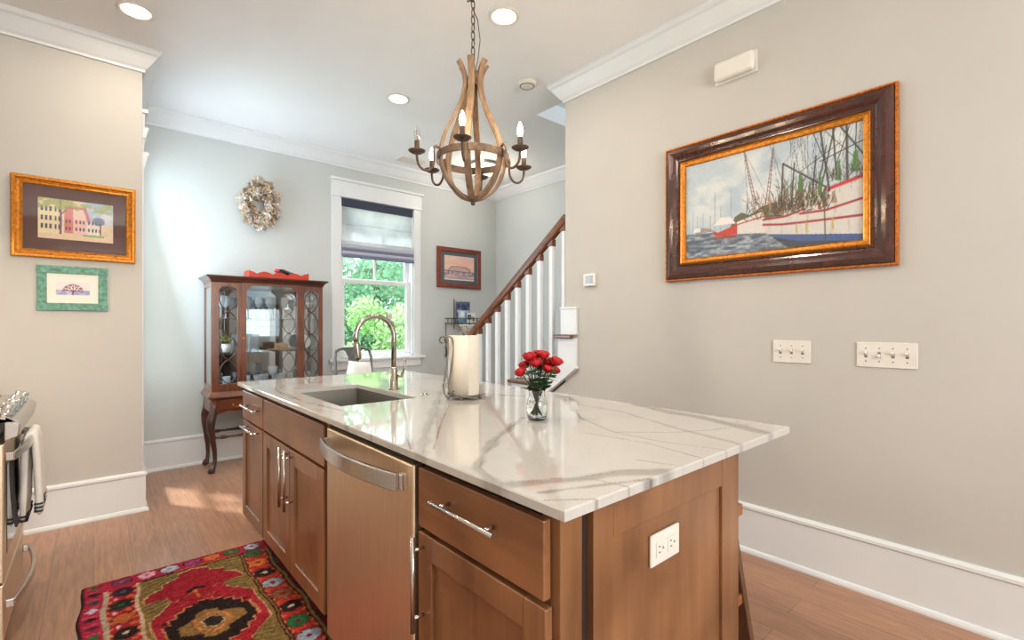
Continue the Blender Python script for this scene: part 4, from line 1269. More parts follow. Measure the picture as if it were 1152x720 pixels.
def branch(x, y, a, L, w_, d):
    x2, y2 = x + L * math.cos(a), y + L * math.sin(a)
    A.line([(x, y), (x2, y2)], w_, (118, 44, 40))
    if d:
        for da in (-0.55, 0.05, 0.5):
            branch(x2, y2, a + da + random.uniform(-0.1, 0.1), L * 0.72, w_ * 0.75, d - 1)
A.line([(0.075, 0.002), (0.077, 0.022)], 0.006, (118, 44, 40))
for a in (0.35, 0.9, 1.57, 2.2, 2.75):
    branch(0.077, 0.020, a, 0.022, 0.0035, 2)
art_child('print', A, w, h, -0.0095, 'print', t)

# --- bridge print by the stairs
W_, H_ = 0.672, 0.506
t = thing('framed_print', 'reddish wood frame holding a bridge-at-sunset print on a slate mat', 'picture', (3.507, YB - 0.002, 1.953))
m = MB(); picture_frame(m, W_, H_, [(0, 0), (0, 0.020), (0.004, 0.024), (0.052, 0.020), (0.056, 0.012), (0.056, 0)])
obj('frame', m, 'frame_red', t, local=True)
obj('mat_board', MB().box(-W_ / 2 + 0.05, W_ / 2 - 0.05, -0.009, -0.003, -H_ / 2 + 0.05, H_ / 2 - 0.05), 'mat_blue', t, local=True)
w, h = 0.455, 0.305
A = Art.sheet(w, h, 120, 80, (226, 178, 160))
A.mix(np.clip((A.Y - 0.2) * 8, 0, 1) * 0.5, (206, 190, 196)); A.mix(np.clip((fbm(A.X.shape, (9, 3), 3, 47) - 0.5) * 4, 0, 1) * 0.5, (240, 206, 180))
A.rect(0, w, 0, 0.105, (176, 150, 156)); A.mix((A.Y < 0.105) * np.clip((fbm(A.X.shape, (16, 6), 3, 48) - 0.45) * 5, 0, 1) * 0.7, (222, 190, 184))
BR = (96, 106, 124)
A.line([(0, 0.115), (w, 0.105)], 0.012, BR); A.line([(0.06, 0.12), (0.10, 0.165), (0.20, 0.175), (0.34, 0.165), (0.40, 0.115)], 0.010, BR)
for k in range(12):
    x = 0.09 + 0.026 * k
    A.line([(x, 0.115), (x + 0.013, 0.165)], 0.004, BR); A.line([(x + 0.026, 0.115), (x + 0.013, 0.165)], 0.004, BR)
for x in (0.05, 0.12, 0.20, 0.29, 0.37, 0.43):
    A.rect(x, x + 0.012, 0.07, 0.112, (90, 92, 108))
A.rect(0, w, 0, 0.012, (226, 216, 206)); A.mix((np.abs(A.Y - 0.075) < 0.02) * np.clip((fbm(A.X.shape, (20, 8), 2, 49) - 0.5) * 5, 0, 1) * 0.6, (110, 106, 122))
art_child('print', A, w, h, -0.0095, 'print', t)

# ================================================================== CHINA CABINET
KX0, KX1, KY0, KY1 = 0.739, 1.650, 4.640, 5.005
t = thing('china_cabinet', 'dark mahogany glass-front china cabinet on curved legs against the dining wall', 'china cabinet', (1.195, 4.82, 0))
def cyl_prof(mb, x0, x1, y0, y1, prof):
    """moulding round front and sides: prof = [(out, z)]"""
    n = len(prof)
    vs = []
    for o_, z in prof:
        vs += [(x0 - o_, y1, z), (x0 - o_, y0 - o_, z), (x1 + o_, y0 - o_, z), (x1 + o_, y1, z)]
    fs = []
    for i in range(n - 1):
        for k in range(4):
            fs.append((i * 4 + k, i * 4 + (k + 1) % 4, (i + 1) * 4 + (k + 1) % 4, (i + 1) * 4 + k))
    fs.append((0, 1, 2, 3)); fs.append(tuple((n - 1) * 4 + k for k in (3, 2, 1, 0)))
    return mb.add(vs, fs)
obj('cornice', cyl_prof(MB(), KX0, KX1, KY0, KY1, [(0, 1.592), (0.006, 1.598), (0.010, 1.612), (0.026, 1.630), (0.040, 1.637), (0.042, 1.650), (0.0, 1.651)]), 'mahogany_dark', t)
BZ0, BZ1 = 0.675, 1.600
pw = 0.026
m = MB()
for x in (KX0, KX1 - pw):
    m.box(x, x + pw, KY1 - pw, KY1, BZ0, BZ1)
    m.box(x, x + pw, KY0, KY0 + 0.03, BZ0, BZ1)
    m.box(x, x + pw, KY0 + 0.03, KY1 - pw, BZ1 - 0.045, BZ1).box(x, x + pw, KY0 + 0.03, KY1 - pw, BZ0, BZ0 + 0.045)
m.box(KX0 + pw, KX1 - pw, KY0 + 0.02, KY1, BZ1 - 0.02, BZ1).box(KX0 + pw, KX1 - pw, KY0 + 0.022, KY1, BZ0, BZ0 + 0.022)
obj('carcass', m, 'mahogany', t, 0.002)
obj('back_mirror', MB().box(KX0 + pw, KX1 - pw, KY1 - 0.012, KY1 - 0.004, BZ0 + 0.022, BZ1 - 0.02), 'mirror', t)
SHZ = (1.000, 1.290)
for z in SHZ:
    obj('glass_shelf', MB().box(KX0 + pw, KX1 - pw, KY0 + 0.03, KY1 - 0.014, z - 0.006, z), 'cab_glass', t)
for x in (KX0 + 0.008, KX1 - 0.012):
    obj('side_glass', MB().box(x, x + 0.004, KY0 + 0.03, KY1 - pw, BZ0 + 0.045, BZ1 - 0.045), 'cab_glass', t)
def panel_with_opening(mb, x0, x1, z0, z1, hole, y0, y1):
    """frame panel with a polygonal opening (convex)"""
    cx, cz = (x0 + x1) / 2, (z0 + z1) / 2
    n = len(hole)
    outer = []
    for hx, hz in hole:         # project each hole vertex on the outer rectangle
        dx, dz = hx - cx, hz - cz
        s = min((x1 - cx) / abs(dx) if abs(dx) > 1e-9 else 1e9, (z1 - cz) / abs(dz) if abs(dz) > 1e-9 else 1e9)
        outer.append((cx + dx * s, cz + dz * s))
    # insert rectangle corners
    ring = []
    ang = lambda p: math.atan2(p[1] - cz, p[0] - cx)
    corners = [(x0, z0), (x1, z0), (x1, z1), (x0, z1)]
    pts_h, pts_o = [], []
    for i in range(n):
        pts_h.append(hole[i]); pts_o.append(outer[i])
        a, b = outer[i], outer[(i + 1) % n]
        for c in sorted(corners, key=lambda c: (ang(c) - ang(a)) % (2 * PI)):
            da = (ang(c) - ang(a)) % (2 * PI)
            db = (ang(b) - ang(a)) % (2 * PI)
            if 1e-6 < da < db - 1e-6:
                f = da / db
                pts_h.append((hole[i][0] + (hole[(i + 1) % n][0] - hole[i][0]) * f, hole[i][1] + (hole[(i + 1) % n][1] - hole[i][1]) * f)); pts_o.append(c)
    k = len(pts_h)
    vs = [(p[0], y0, p[1]) for p in pts_h] + [(p[0], y0, p[1]) for p in pts_o] + [(p[0], y1, p[1]) for p in pts_h] + [(p[0], y1, p[1]) for p in pts_o]
    fs = []
    for i in range(k):
        j = (i + 1) % k
        fs += [(i, j, k + j, k + i), (2 * k + i, 3 * k + i, 3 * k + j, 2 * k + j), (i, 2 * k + i, 2 * k + j, j), (k + i, k + j, 3 * k + j, 3 * k + i)]
    return mb.add(vs, fs)
def octo(x0, x1, z0, z1, c, bottom=False):
    return [(x0, z0), (x1, z0), (x1, z1 - c), (x1 - c, z1), (x0 + c, z1), (x0, z1 - c)]
# side fronts with curved fretwork
for nm, x0, x1, g0, g1 in (('side_door', KX0, 0.955, 0.792, 0.932), ('side_door', 1.452, KX1, 1.482, 1.612)):
    hole = [(g0, 0.735), (g1, 0.735), (g1, 1.520), (g1 - 0.012, 1.545), (g1 - 0.04, 1.560), (g0 + 0.04, 1.560), (g0 + 0.012, 1.545), (g0, 1.520)]
    d = obj(nm, panel_with_opening(MB(), x0, x1, BZ0 + 0.001, BZ1 - 0.001, hole, KY0 - 0.001, KY0 + 0.019), 'mahogany', t, 0.0015)
    obj('pane', MB().box(g0 - 0.005, g1 + 0.005, KY0 + 0.010, KY0 + 0.013, 0.73, 1.565), 'cab_glass', d)
    gm = MB()
    cx, hw = (g0 + g1) / 2, (g1 - g0) / 2 - 0.004
    for ph in (0, PI):
        L = []
        for i in range(61):
            z = 0.735 + (1.555 - 0.735) * i / 60
            s = math.sin((z - 0.735) / 0.82 * PI * 4.0 + ph)
            L.append((cx + hw * math.copysign(abs(s) ** 0.75, s), KY0 + 0.004, z))
        gm.tube(L, 0.0045, 6)
    obj('fretwork', gm, 'mahogany_dark', d)
# centre door
x0, x1, g0, g1 = 0.957, 1.450, 0.997, 1.416
d = obj('centre_door', panel_with_opening(MB(), x0, x1, BZ0 + 0.001, BZ1 - 0.001, octo(g0, g1, 0.740, 1.578, 0.048), KY0 - 0.006, KY0 + 0.016), 'mahogany', t, 0.0015)
obj('pane', MB().box(g0 - 0.005, g1 + 0.005, KY0 + 0.006, KY0 + 0.009, 0.735, 1.583), 'cab_glass', d)
obj('knob', MB().blob((0.977, KY0 - 0.014, 1.12), 0.009), 'gold', d)
# waist moulding and apron with drawers
obj('waist_moulding', cyl_prof(MB(), KX0, KX1, KY0, KY1, [(0.0, 0.612), (0.020, 0.618), (0.028, 0.630), (0.022, 0.644), (0.008, 0.662), (0.004, 0.674), (0, 0.675)]), 'mahogany', t)
ax0, ax1, ay0, ay1 = KX0 - 0.004, KX1 + 0.004, KY0 - 0.004, KY1
m = MB()
ap = [(ax0, 0.612), (ax1, 0.612), (ax1, 0.465), (ax1 - 0.05, 0.485)]
for i in range(1, 12):
    u = i / 12
    x = ax1 - 0.05 - (ax1 - ax0 - 0.10) * u
    ap.append((x, 0.495 + 0.020 * math.sin(PI * u) + 0.012 * math.cos(u * PI * 4)))
ap += [(ax0 + 0.05, 0.485), (ax0, 0.465)]
m.prism(ap, 'y', ay0, ay0 + 0.02)
m.prism([(ay0 + 0.02, 0.612), (ay1, 0.612), (ay1, 0.48), (ay1 - 0.06, 0.50), (ay0 + 0.08, 0.50), (ay0 + 0.02, 0.48)], 'x', ax0, ax0 + 0.02)
m.prism([(ay0 + 0.02, 0.612), (ay1, 0.612), (ay1, 0.48), (ay1 - 0.06, 0.50), (ay0 + 0.08, 0.50), (ay0 + 0.02, 0.48)], 'x', ax1 - 0.02, ax1)
m.box(ax0 + 0.02, ax1 - 0.02, ay1 - 0.02, ay1, 0.50, 0.612)
obj('apron', m, 'mahogany', t, 0.003)
for xa, xb in ((0.800, 1.045), (1.075, 1.320), (1.345, 1.590)):
    f = obj('drawer', MB().box(xa, xb, ay0 - 0.010, ay0 - 0.0005, 0.525, 0.600), 'mahogany', t, 0.003)
    h = MB().tube([((xa + xb) / 2 + 0.028 * math.cos(a), ay0 - 0.020, 0.558 - 0.020 * math.sin(a)) for a in np.linspace(0, PI, 9)], 0.003, 6)
    h.blob(((xa + xb) / 2 - 0.028, ay0 - 0.015, 0.560), 0.007, 8, 5).blob(((xa + xb) / 2 + 0.028, ay0 - 0.015, 0.560), 0.007, 8, 5)
    obj('handle', h, 'gold_dark', f)
# cabriole legs
for ix, (lx, sx) in enumerate(((ax0 + 0.025, -1), (ax1 - 0.025, 1))):
    for ly, sy in ((ay0 + 0.025, -1), (ay1 - 0.03, 1)):
        q = 1.15 if sy < 0 else 0.6
        prof = [(0.0, 0.60, 0.030), (0.0, 0.52, 0.034), (0.020, 0.45, 0.038), (0.024, 0.38, 0.032), (0.012, 0.28, 0.024), (-0.004, 0.18, 0.019), (-0.008, 0.10, 0.016), (0.000, 0.05, 0.017), (0.016, 0.026, 0.026), (0.018, 0.012, 0.030), (0.014, 0.001, 0.020)]
        syy = sy if sy < 0 else 0.2
        obj('leg', MB().tube([(lx + sx * o_ * q, ly + syy * o_ * q, z) for o_, z, r in prof], [r * 0.92 for o_, z, r in prof], 12), 'mahogany_dark', t)
def turned(a, b):
    a, b = Vector(a), Vector(b)
    us = [0, 0.04, 0.06, 0.09, 0.12, 0.3, 0.42, 0.46, 0.5, 0.54, 0.58, 0.7, 0.88, 0.91, 0.94, 0.96, 1]
    rr = [0.009, 0.009, 0.015, 0.015, 0.009, 0.016, 0.010, 0.016, 0.018, 0.016, 0.010, 0.016, 0.009, 0.015, 0.015, 0.009, 0.009]
    return MB().tube([a + (b - a) * u for u in us], rr, 10)
for y in (ay0 + 0.03, ay1 - 0.035):
    obj('stretcher', turned((ax0 + 0.03, y, 0.285), (ax1 - 0.03, y, 0.285)), 'mahogany_dark', t)
for x in (ax0 + 0.03, ax1 - 0.03):
    obj('stretcher', turned((x, ay0 + 0.03, 0.285), (x, ay1 - 0.035, 0.285)), 'mahogany_dark', t)

# things inside the cabinet
def goblet(name, label, group, p, h=0.20, r=0.034):
    t = thing(name, label, 'glass', p, 0, group)
    obj('bowl', MB().lathe([(0.004, h * 0.5), (r * 0.7, h * 0.56), (r, h * 0.72), (r * 0.92, h), (r * 0.88, h), (r * 0.95, h * 0.73), (r * 0.6, h * 0.58), (0, h * 0.53)], n=14), 'cab_item_glass', t, local=True)
    obj('stem', MB().lathe([(r * 0.9, 0), (r * 0.9, 0.003), (0.006, 0.008), (0.004, h * 0.25), (0.005, h * 0.5)], n=12), 'cab_item_glass', t, local=True)
    return t
M['cab_item_glass'] = plain('cut_glass', (214, 220, 222), 0.06, var=0.03)
M['cab_item_glass'].node_tree.nodes['Principled BSDF'].inputs['Alpha'].default_value = 0.45
g0_ = goblet('wine_glass', 'clear wine glass on the top shelf of the china cabinet', 'wine glasses on the top cabinet shelf', (0.83, 4.78, 1.2905))
for p in ((0.89, 4.90), (1.02, 4.80), (1.07, 4.90), (1.13, 4.79), (1.21, 4.76), (1.27, 4.88), (1.35, 4.79), (1.53, 4.80), (1.58, 4.90)):
    dup(g0_, (p[0], p[1], 1.2905))
def tumbler(label, group, p, h, r):
    t = thing('tumbler', label, 'glass', p, 0, group)
    obj('body', MB().lathe([(r * 0.85, 0), (r, h), (r - 0.003, h), (r * 0.85 - 0.003, 0.008), (0, 0.008)], n=14), 'cab_item_glass', t, local=True)
    return t
g1_ = tumbler('clear tall tumbler on the middle shelf of the china cabinet', 'tall tumblers on the middle cabinet shelf', (1.02, 4.80, 1.0005), 0.15, 0.030)
for p in ((1.08, 4.86), (1.03, 4.92), (1.14, 4.92)):
    dup(g1_, (p[0], p[1], 1.0005))
g2_ = tumbler('clear short tumbler standing on the floor of the china cabinet', 'short tumblers in the bottom of the cabinet', (1.03, 4.80, 0.6975), 0.085, 0.034)
for p in ((1.12, 4.78), (1.19, 4.84), (1.27, 4.79), (1.34, 4.83), (1.40, 4.80), (0.88, 4.82), (1.56, 4.82)):
    dup(g2_, (p[0], p[1], 0.6975))
t = thing('goblet', 'large stemmed goblet at the cabinet bottom among the short tumblers', 'glass', (1.235, 4.74, 0.6975))
obj('bowl', MB().lathe([(0.04, 0), (0.04, 0.004), (0.007, 0.010), (0.006, 0.07), (0.036, 0.10), (0.042, 0.16), (0.038, 0.16), (0.032, 0.105), (0, 0.08)], n=16), 'cab_item_glass', t, local=True)
t = thing('potted_plant', 'small pale green plant in a white cup behind the left cabinet glass', 'plant', (0.865, 4.74, 1.0005))
obj('cup', MB().lathe([(0.028, 0), (0.038, 0.07), (0.034, 0.07), (0.026, 0.01), (0, 0.01)], n=16), 'ceramic', t, local=True)
m = MB()
for k in range(46):
    a, e_ = random.uniform(0, 2 * PI), random.uniform(0.1, 1.4)
    d_ = Vector((math.cos(a) * math.cos(e_), math.sin(a) * math.cos(e_), math.sin(e_)))
    c = Vector((0, 0, 0.095)) + d_ * random.uniform(0.015, 0.05)
    u = d_.orthogonal().normalized() * 0.010
    m.add([c - u, c + d_ * 0.016, c + u, c - d_ * 0.012], [(0, 1, 2, 3)])
obj('leaves', m, 'plant', t, local=True)
t = thing('serving_tray', 'woven tray holding dark napkin rings on the middle cabinet shelf', 'tray', (1.30, 4.76, 1.0005))
obj('tray', MB().lathe([(0.09, 0), (0.105, 0.016), (0.100, 0.018), (0.088, 0.006), (0, 0.006)], n=24, sx=1.1, sy=0.8), 'wicker', t, local=True)
o = obj('basket', MB().box(1.26, 1.37, 4.74, 4.80, 1.0075, 1.068), 'wicker', None, 0.012)
tag(o, 'small grey-brown box lying on the woven tray in the cabinet', 'basket')
t = thing('dinner_plate', 'white plate standing behind the right cabinet glass', 'plate', (1.545, 4.84, 1.0005))
pl = obj('plate', MB().lathe([(0.0, 0), (0.05, 0.0), (0.09, 0.012), (0.088, 0.015), (0.05, 0.004), (0, 0.004)], n=28), 'ceramic', t, local=True)
pl.rotation_euler = (PI / 2 - 0.2, 0, 0)
pl.location = (0, 0.03, 0.072)
pl.scale = (0.76, 0.76, 0.76)

# red scalloped tray and dark bottle stopper on top
t = thing('scalloped_tray', 'red lacquered tray with a wavy rim on top of the china cabinet', 'tray', (1.285, 4.80, 1.6515))
tx0, tx1, ty0, ty1 = 1.035, 1.545, 4.71, 4.90
m = MB().box(tx0, tx1, ty0, ty1, 1.6515, 1.662)
def scal(n, L, h0=0.030, h1=0.052):
    P = [(0, 0)]
    P += [(L, 0)]
    for i in range(40, -1, -1):
        u = i / 40
        P.append((L * u, h0 + (h1 - h0) * abs(math.sin(PI * n * u + PI / 2))))
    return P
for y in (ty0, ty1 - 0.010):
    m.prism([(tx0 + x, 1.662 + z) for x, z in scal(4, tx1 - tx0)], 'y', y, y + 0.010)
for x in (tx0, tx1 - 0.010):
    m.prism([(ty0 + 0.010 + y, 1.662 + z) for y, z in scal(2, ty1 - ty0 - 0.02, 0.034, 0.062)], 'x', x, x + 0.010)
obj('tray', m, 'red_paint', t)
t = thing('wine_bottle', 'dark bottle with a pink-red cap lying in the red tray', 'bottle', (1.30, 4.77, 1.70))
obj('body', MB().tube([(1.44, 4.83, 1.700), (1.33, 4.78, 1.722), (1.315, 4.773, 1.725), (1.285, 4.755, 1.731)], [0.030, 0.032, 0.030, 0.015], 14), 'black', t)
obj('cap', MB().blob((1.272, 4.748, 1.733), (0.024, 0.020, 0.020)), 'pink_cap', t)


# ================================================================== SHELL WREATH
t = thing('shell_wreath', 'oval wreath of pale oyster shells hanging on the dining wall', 'wreath', (1.185, YB - 0.002, 2.372))
ringp = [(0.118 * math.cos(a), -0.024, 0.178 * math.sin(a)) for a in np.linspace(0, 2 * PI, 40, endpoint=False)]
obj('base_ring', MB().tube(ringp, 0.034, 10, closed=True), 'wicker', t, local=True)
shells = []
for k, c in enumerate(((196, 182, 162), (166, 148, 130), (136, 112, 94), (176, 170, 168))):
    M['shell%d' % k] = plain('oyster_shell_%s' % 'abcd'[k], c, 0.55, var=0.35, scale=70, bmp=0.4)
    vs = [(0, 0, 0)]
    n = 12
    for ring, (rr, zz2) in enumerate(((0.5, 0.004), (1.0, 0.013))):
        for i in range(n):
            a = 2 * PI * i / n
            q = rr * (1 + 0.18 * math.sin(3 * a + k) + 0.1 * math.sin(5 * a + 2 * k))
            vs.append((0.030 * q * math.cos(a) + 0.004 * rr, 0.021 * q * math.sin(a), zz2 + 0.003 * math.sin(4 * a + k) * rr))
    fs = [(0, 1 + i, 1 + (i + 1) % n) for i in range(n)] + [(1 + i, 1 + n + i, 1 + n + (i + 1) % n, 1 + (i + 1) % n) for i in range(n)]
    shells.append((vs, fs))
protos = []
cnt = 0
for i in range(98):
    a = 2 * PI * (i * 0.618034) + random.uniform(-0.1, 0.1)
    ring = random.random()
    off = random.uniform(-1, 1)
    rx_, rz_ = 0.112 + 0.060 * off, 0.172 + 0.072 * off
    k = i % 4
    if len(protos) < 4:
        o = obj('shell', MB().add(shells[k][0], shells[k][1], 0, True), 'shell%d' % k, t, local=True, solid=0.003)
        protos.append(o)
    else:
        o = protos[k].copy()
        C.objects.link(o)
        o.parent = t
    dpt = -0.034 - 0.034 * math.cos(off * 1.4) - random.uniform(0, 0.012)
    o.location = (rx_ * math.cos(a), dpt, rz_ * math.sin(a))
    o.rotation_euler = (PI / 2 + random.uniform(-0.9, 0.9), random.uniform(0, 6.28), random.uniform(-0.9, 0.9))
    o.scale = [random.uniform(1.05, 1.55)] * 3

# ================================================================== COUNTER CHAIR BY THE WINDOW
t = thing('metal_chair', 'grey metal chair with a curved back standing between island and window', 'chair', (1.875, 4.25, 0), 0.0)
cw_, top, sh = 0.172, 0.355, 0.65
SHC = 0.62
arcp = [(-cw_, 0.16, SHC), (-cw_ - 0.004, 0.19, 0.80), (-cw_ - 0.004, 0.205, 0.93)]
for k in range(0, 13):
    a = PI - PI * k / 12
    arcp.append((cw_ * math.copysign(abs(math.cos(a)) ** 0.55, math.cos(a)), 0.21 + 0.012 * math.sin(a), 0.945 + 0.068 * math.sin(a) ** 0.7 if math.sin(a) > 0 else 0.945))
arcp += [(cw_ + 0.004, 0.205, 0.93), (cw_ + 0.004, 0.19, 0.80), (cw_, 0.16, SHC)]
obj('back_frame', MB().tube(arcp, 0.0125, 10), 'gunmetal', t, local=True)
sp = [(-0.105, 1.008), (0.105, 1.008), (0.075, 0.98), (0.052, 0.93), (0.05, 0.86), (0.07, SHC), (-0.07, SHC), (-0.05, 0.86), (-0.052, 0.93), (-0.075, 0.98)]
vs = [(x, 0.162 + (z - SHC) * 0.13, z) for x, z in sp] + [(x, 0.166 + (z - SHC) * 0.13, z) for x, z in sp]
n = len(sp)
m = MB().add(vs, [list(range(n)), list(range(n, 2 * n))[::-1]] + [(i, n + i, n + (i + 1) % n, (i + 1) % n) for i in range(n)])
obj('splat', m, 'gunmetal', t, local=True)
obj('seat', MB().box(-0.185, 0.185, -0.18, 0.18, SHC - 0.018, SHC), 'gunmetal', t, 0.02, local=True, segs=4)
for sx in (-1, 1):
    for sy in (-1, 1):
        obj('leg', MB().bar((sx * 0.155, sy * 0.15, SHC - 0.015), (sx * 0.21, sy * 0.20, 0), 0.05, 0.03, (0, 1, 0), w2=0.028, d2=0.02), 'gunmetal', t, 0.004, local=True)
m = MB()
for sx in (-1, 1):
    m.tube([(sx * 0.193, -0.18, 0.22), (sx * 0.193, 0.18, 0.22)], 0.009, 8)
for sy in (-1, 1):
    m.tube([(-0.19, sy * 0.18, 0.22), (0.19, sy * 0.18, 0.22)], 0.009, 8)
obj('footrest', m, 'gunmetal', t, local=True)
m = MB()
n1, n2 = 14, 10
vs = []
for s in (1, -1):
    for i in range(n1 + 1):
        for j in range(n2 + 1):
            u, v = i / n1 * 2 - 1, j / n2 * 2 - 1
            b = (max(0, (1 - u ** 4)) * max(0, (1 - v ** 4))) ** 0.6
            vs.append((0.165 * u * (1 - 0.06 * (1 - v * v)) * (0.86 - 0.22 * v), s * 0.055 * b, 0.15 * v * (1 - 0.06 * (1 - u * u))))
fs = []
N_ = (n1 + 1) * (n2 + 1)
for s in (0, 1):
    for i in range(n1):
        for j in range(n2):
            q = [i * (n2 + 1) + j, (i + 1) * (n2 + 1) + j, (i + 1) * (n2 + 1) + j + 1, i * (n2 + 1) + j + 1]
            fs.append([x + s * N_ for x in (q if s == 0 else q[::-1])])
o = obj('pillow', m.add(vs, fs, 0, True), 'pillow')
tag(o, 'white cushion leaning against the metal chair back', 'cushion')
o.location = (1.885, 4.25 + 0.085, SHC + 0.128)
o.rotation_euler = (-0.22, 0.10, 0)

# ================================================================== WOODEN COUNTER STOOL
t = thing('wooden_stool', 'brown wooden stool with splayed legs tucked under the island overhang', 'stool', (1.535, 0.905, 0))
SX0, SX1, SY0, SY1, SZ = 1.40, 1.700, 0.725, 1.09, 0.615
m = MB().box(SX0, SX1, SY0, SY1, SZ - 0.04, SZ)
obj('seat', m, 'stool_wood', t, 0.006)
for x, sx in ((SX0 + 0.035, -1), (SX1 - 0.04, 1)):
    for y, sy in ((SY0 + 0.04, -1), (SY1 - 0.04, 1)):
        obj('leg', MB().bar((x, y, SZ - 0.041), (x + sx * (0.085 if sx > 0 else 0.0), y + sy * 0.05, 0), 0.045, 0.030, (1, 0, 0)), 'stool_leg', t, 0.003)
for z, q in ((0.27, 0.58), (0.14, 0.78)):
    y0_, y1_ = SY0 + 0.04 - 0.05 * q, SY1 - 0.04 + 0.05 * q
    xr = SX1 - 0.04 + 0.085 * q
    if z > 0.2:
        obj('footrest', MB().box(SX0 + 0.03, xr - 0.015, y0_ - 0.012, y0_ + 0.012, z, z + 0.035), 'stool_wood', t, 0.003)
        obj('footrest', MB().box(SX0 + 0.03, xr - 0.015, y1_ - 0.012, y1_ + 0.012, z, z + 0.035), 'stool_wood', t, 0.003)
    else:
        obj('stretcher', MB().box(xr - 0.012, xr + 0.012, y0_, y1_, z + 0.03, z + 0.065), 'stool_leg', t, 0.003)

# ================================================================== ON THE WORKTOP
hx, hy = 1.219, 1.715
t = thing('paper_towel_holder', 'scrolled wire paper towel holder on the worktop', 'paper towel holder', (hx, hy, ZC))
zb_ = ZC + 0.016
m = MB().tube([(hx + 0.072 * math.cos(a), hy + 0.072 * math.sin(a), zb_) for a in np.linspace(0, 2 * PI, 36, endpoint=False)], 0.004, 8, closed=True)
m.tube([(hx - 0.072, hy, zb_), (hx + 0.072, hy, zb_)], 0.0035, 8).tube([(hx, hy - 0.072, zb_), (hx, hy + 0.072, zb_)], 0.0035, 8)
obj('base_ring', m, 'iron_light', t)
vd = Vector((-0.7533, 0.6577, 0))           # toward the left of the photograph along the worktop
wd = Vector((-0.6577, -0.7533, 0))
for k in range(4):
    a = PI / 4 + k * PI / 2
    obj('foot', MB().blob((hx + 0.070 * math.cos(a), hy + 0.070 * math.sin(a), ZC + 0.0075), 0.0075, 10, 7), 'iron_light', t)
obj('spindle', MB().tube([(hx, hy, zb_), (hx, hy, ZC + 0.285)], 0.004, 8).tube([(hx + vd.x * q, hy + vd.y * q, ZC + z) for q, z in ((0.0, 0.28), (0.014, 0.292), (0.016, 0.305), (0.006, 0.316), (-0.010, 0.314), (-0.017, 0.302), (-0.017, 0.285))], 0.0038, 8), 'iron_light', t)
def scroll_curve(sgn):
    P = []
    for a in np.linspace(-PI * 1.5, 0.0, 14):       # top curl
        r = 0.010 + 0.012 * (a + PI * 1.5) / (PI * 1.5)
        P.append((0.098 + 0.000 + r * math.cos(a + PI) * 1.0, 0.258 + r * math.sin(a + PI) * -1.0))
    return P
P = []
for a in np.linspace(PI * 2.35, PI * 1.0, 12):
    r = 0.024 - 0.012 * (a - PI) / (PI * 1.35)
    P.append((0.090 + r * math.cos(a), 0.258 + r * math.sin(a)))
P = [(0.100 - 0.010, 0.243), (0.102, 0.246), (0.106, 0.256), (0.100, 0.268), (0.088, 0.272), (0.074, 0.264), (0.066, 0.246), (0.064, 0.220), (0.070, 0.170), (0.080, 0.110), (0.088, 0.060), (0.084, 0.028), (0.074, 0.014), (0.060, 0.014), (0.054, 0.026), (0.060, 0.038), (0.068, 0.034)]
for s in (-0.012, 0.012):
    c = Vector((hx, hy, ZC)) + wd * (0.055 + s * 0.4) + vd * s * 0.85
    pts_ = [c + vd * (q * 0.92 - 0.010) + Vector((0, 0, z)) for q, z in P]
    obj('scroll', MB().tube(pts_, 0.0038, 8), 'iron_light', t)
t = thing('paper_towel_roll', 'cream paper towel roll standing on the wire holder', 'paper towel', (hx, hy, zb_))
rr = 0.064
obj('roll', MB().lathe([(0.020, 0.004), (rr, 0.004), (rr + 0.001, 0.13), (rr, 0.258), (0.021, 0.258), (0.0205, 0.13), (0.020, 0.004)], (hx, hy, zb_), 40), 'paper', t)
obj('loose_sheet', MB().sweep([(hx + (rr + 0.0015) * math.cos(a), hy + (rr + 0.0015) * math.sin(a), zb_ + 0.131) for a in np.linspace(-1.9, -0.5, 14)], [(-0.127, -0.0006), (0.127, -0.0006), (0.127, 0.0006), (-0.127, 0.0006)], (0, 0, 1)), 'paper', t)

vx, vy = 1.130, 1.166
t = thing('glass_vase', 'small clear glass vase on the worktop holding the roses', 'vase', (vx, vy, ZC))
prof = [(0.024, 0.0), (0.031, 0.004), (0.0345, 0.018), (0.0355, 0.045), (0.0345, 0.062), (0.028, 0.076), (0.0265, 0.086), (0.029, 0.098), (0.0335, 0.110)]
inn = [(r - 0.0022, z) for r, z in prof[1:]][::-1]
obj('body', MB().lathe(prof + [(0.0325, 0.1108)] + inn[1:-1] + [(0.028, 0.008), (0.0, 0.007)], (vx, vy, ZC), 32), 'glass', t)
obj('water', MB().lathe([(0.0, 0.0072), (0.0276, 0.0082), (0.0320, 0.018), (0.0330, 0.045), (0.0322, 0.058), (0.0, 0.058)], (vx, vy, ZC), 28), 'water', t)
heads = [(-0.050, 0.010, 0.155), (-0.038, -0.012, 0.176), (-0.026, 0.022, 0.206), (-0.012, -0.006, 0.204), (0.006, -0.012, 0.212), (0.020, 0.010, 0.210), (0.016, -0.022, 0.182), (0.036, -0.010, 0.180), (0.032, 0.014, 0.166), (0.050, 0.004, 0.186), (0.060, 0.018, 0.190), (0.054, -0.014, 0.160), (-0.006, 0.026, 0.186)]
rose_label = 'red rose with green leaves in the small glass vase'
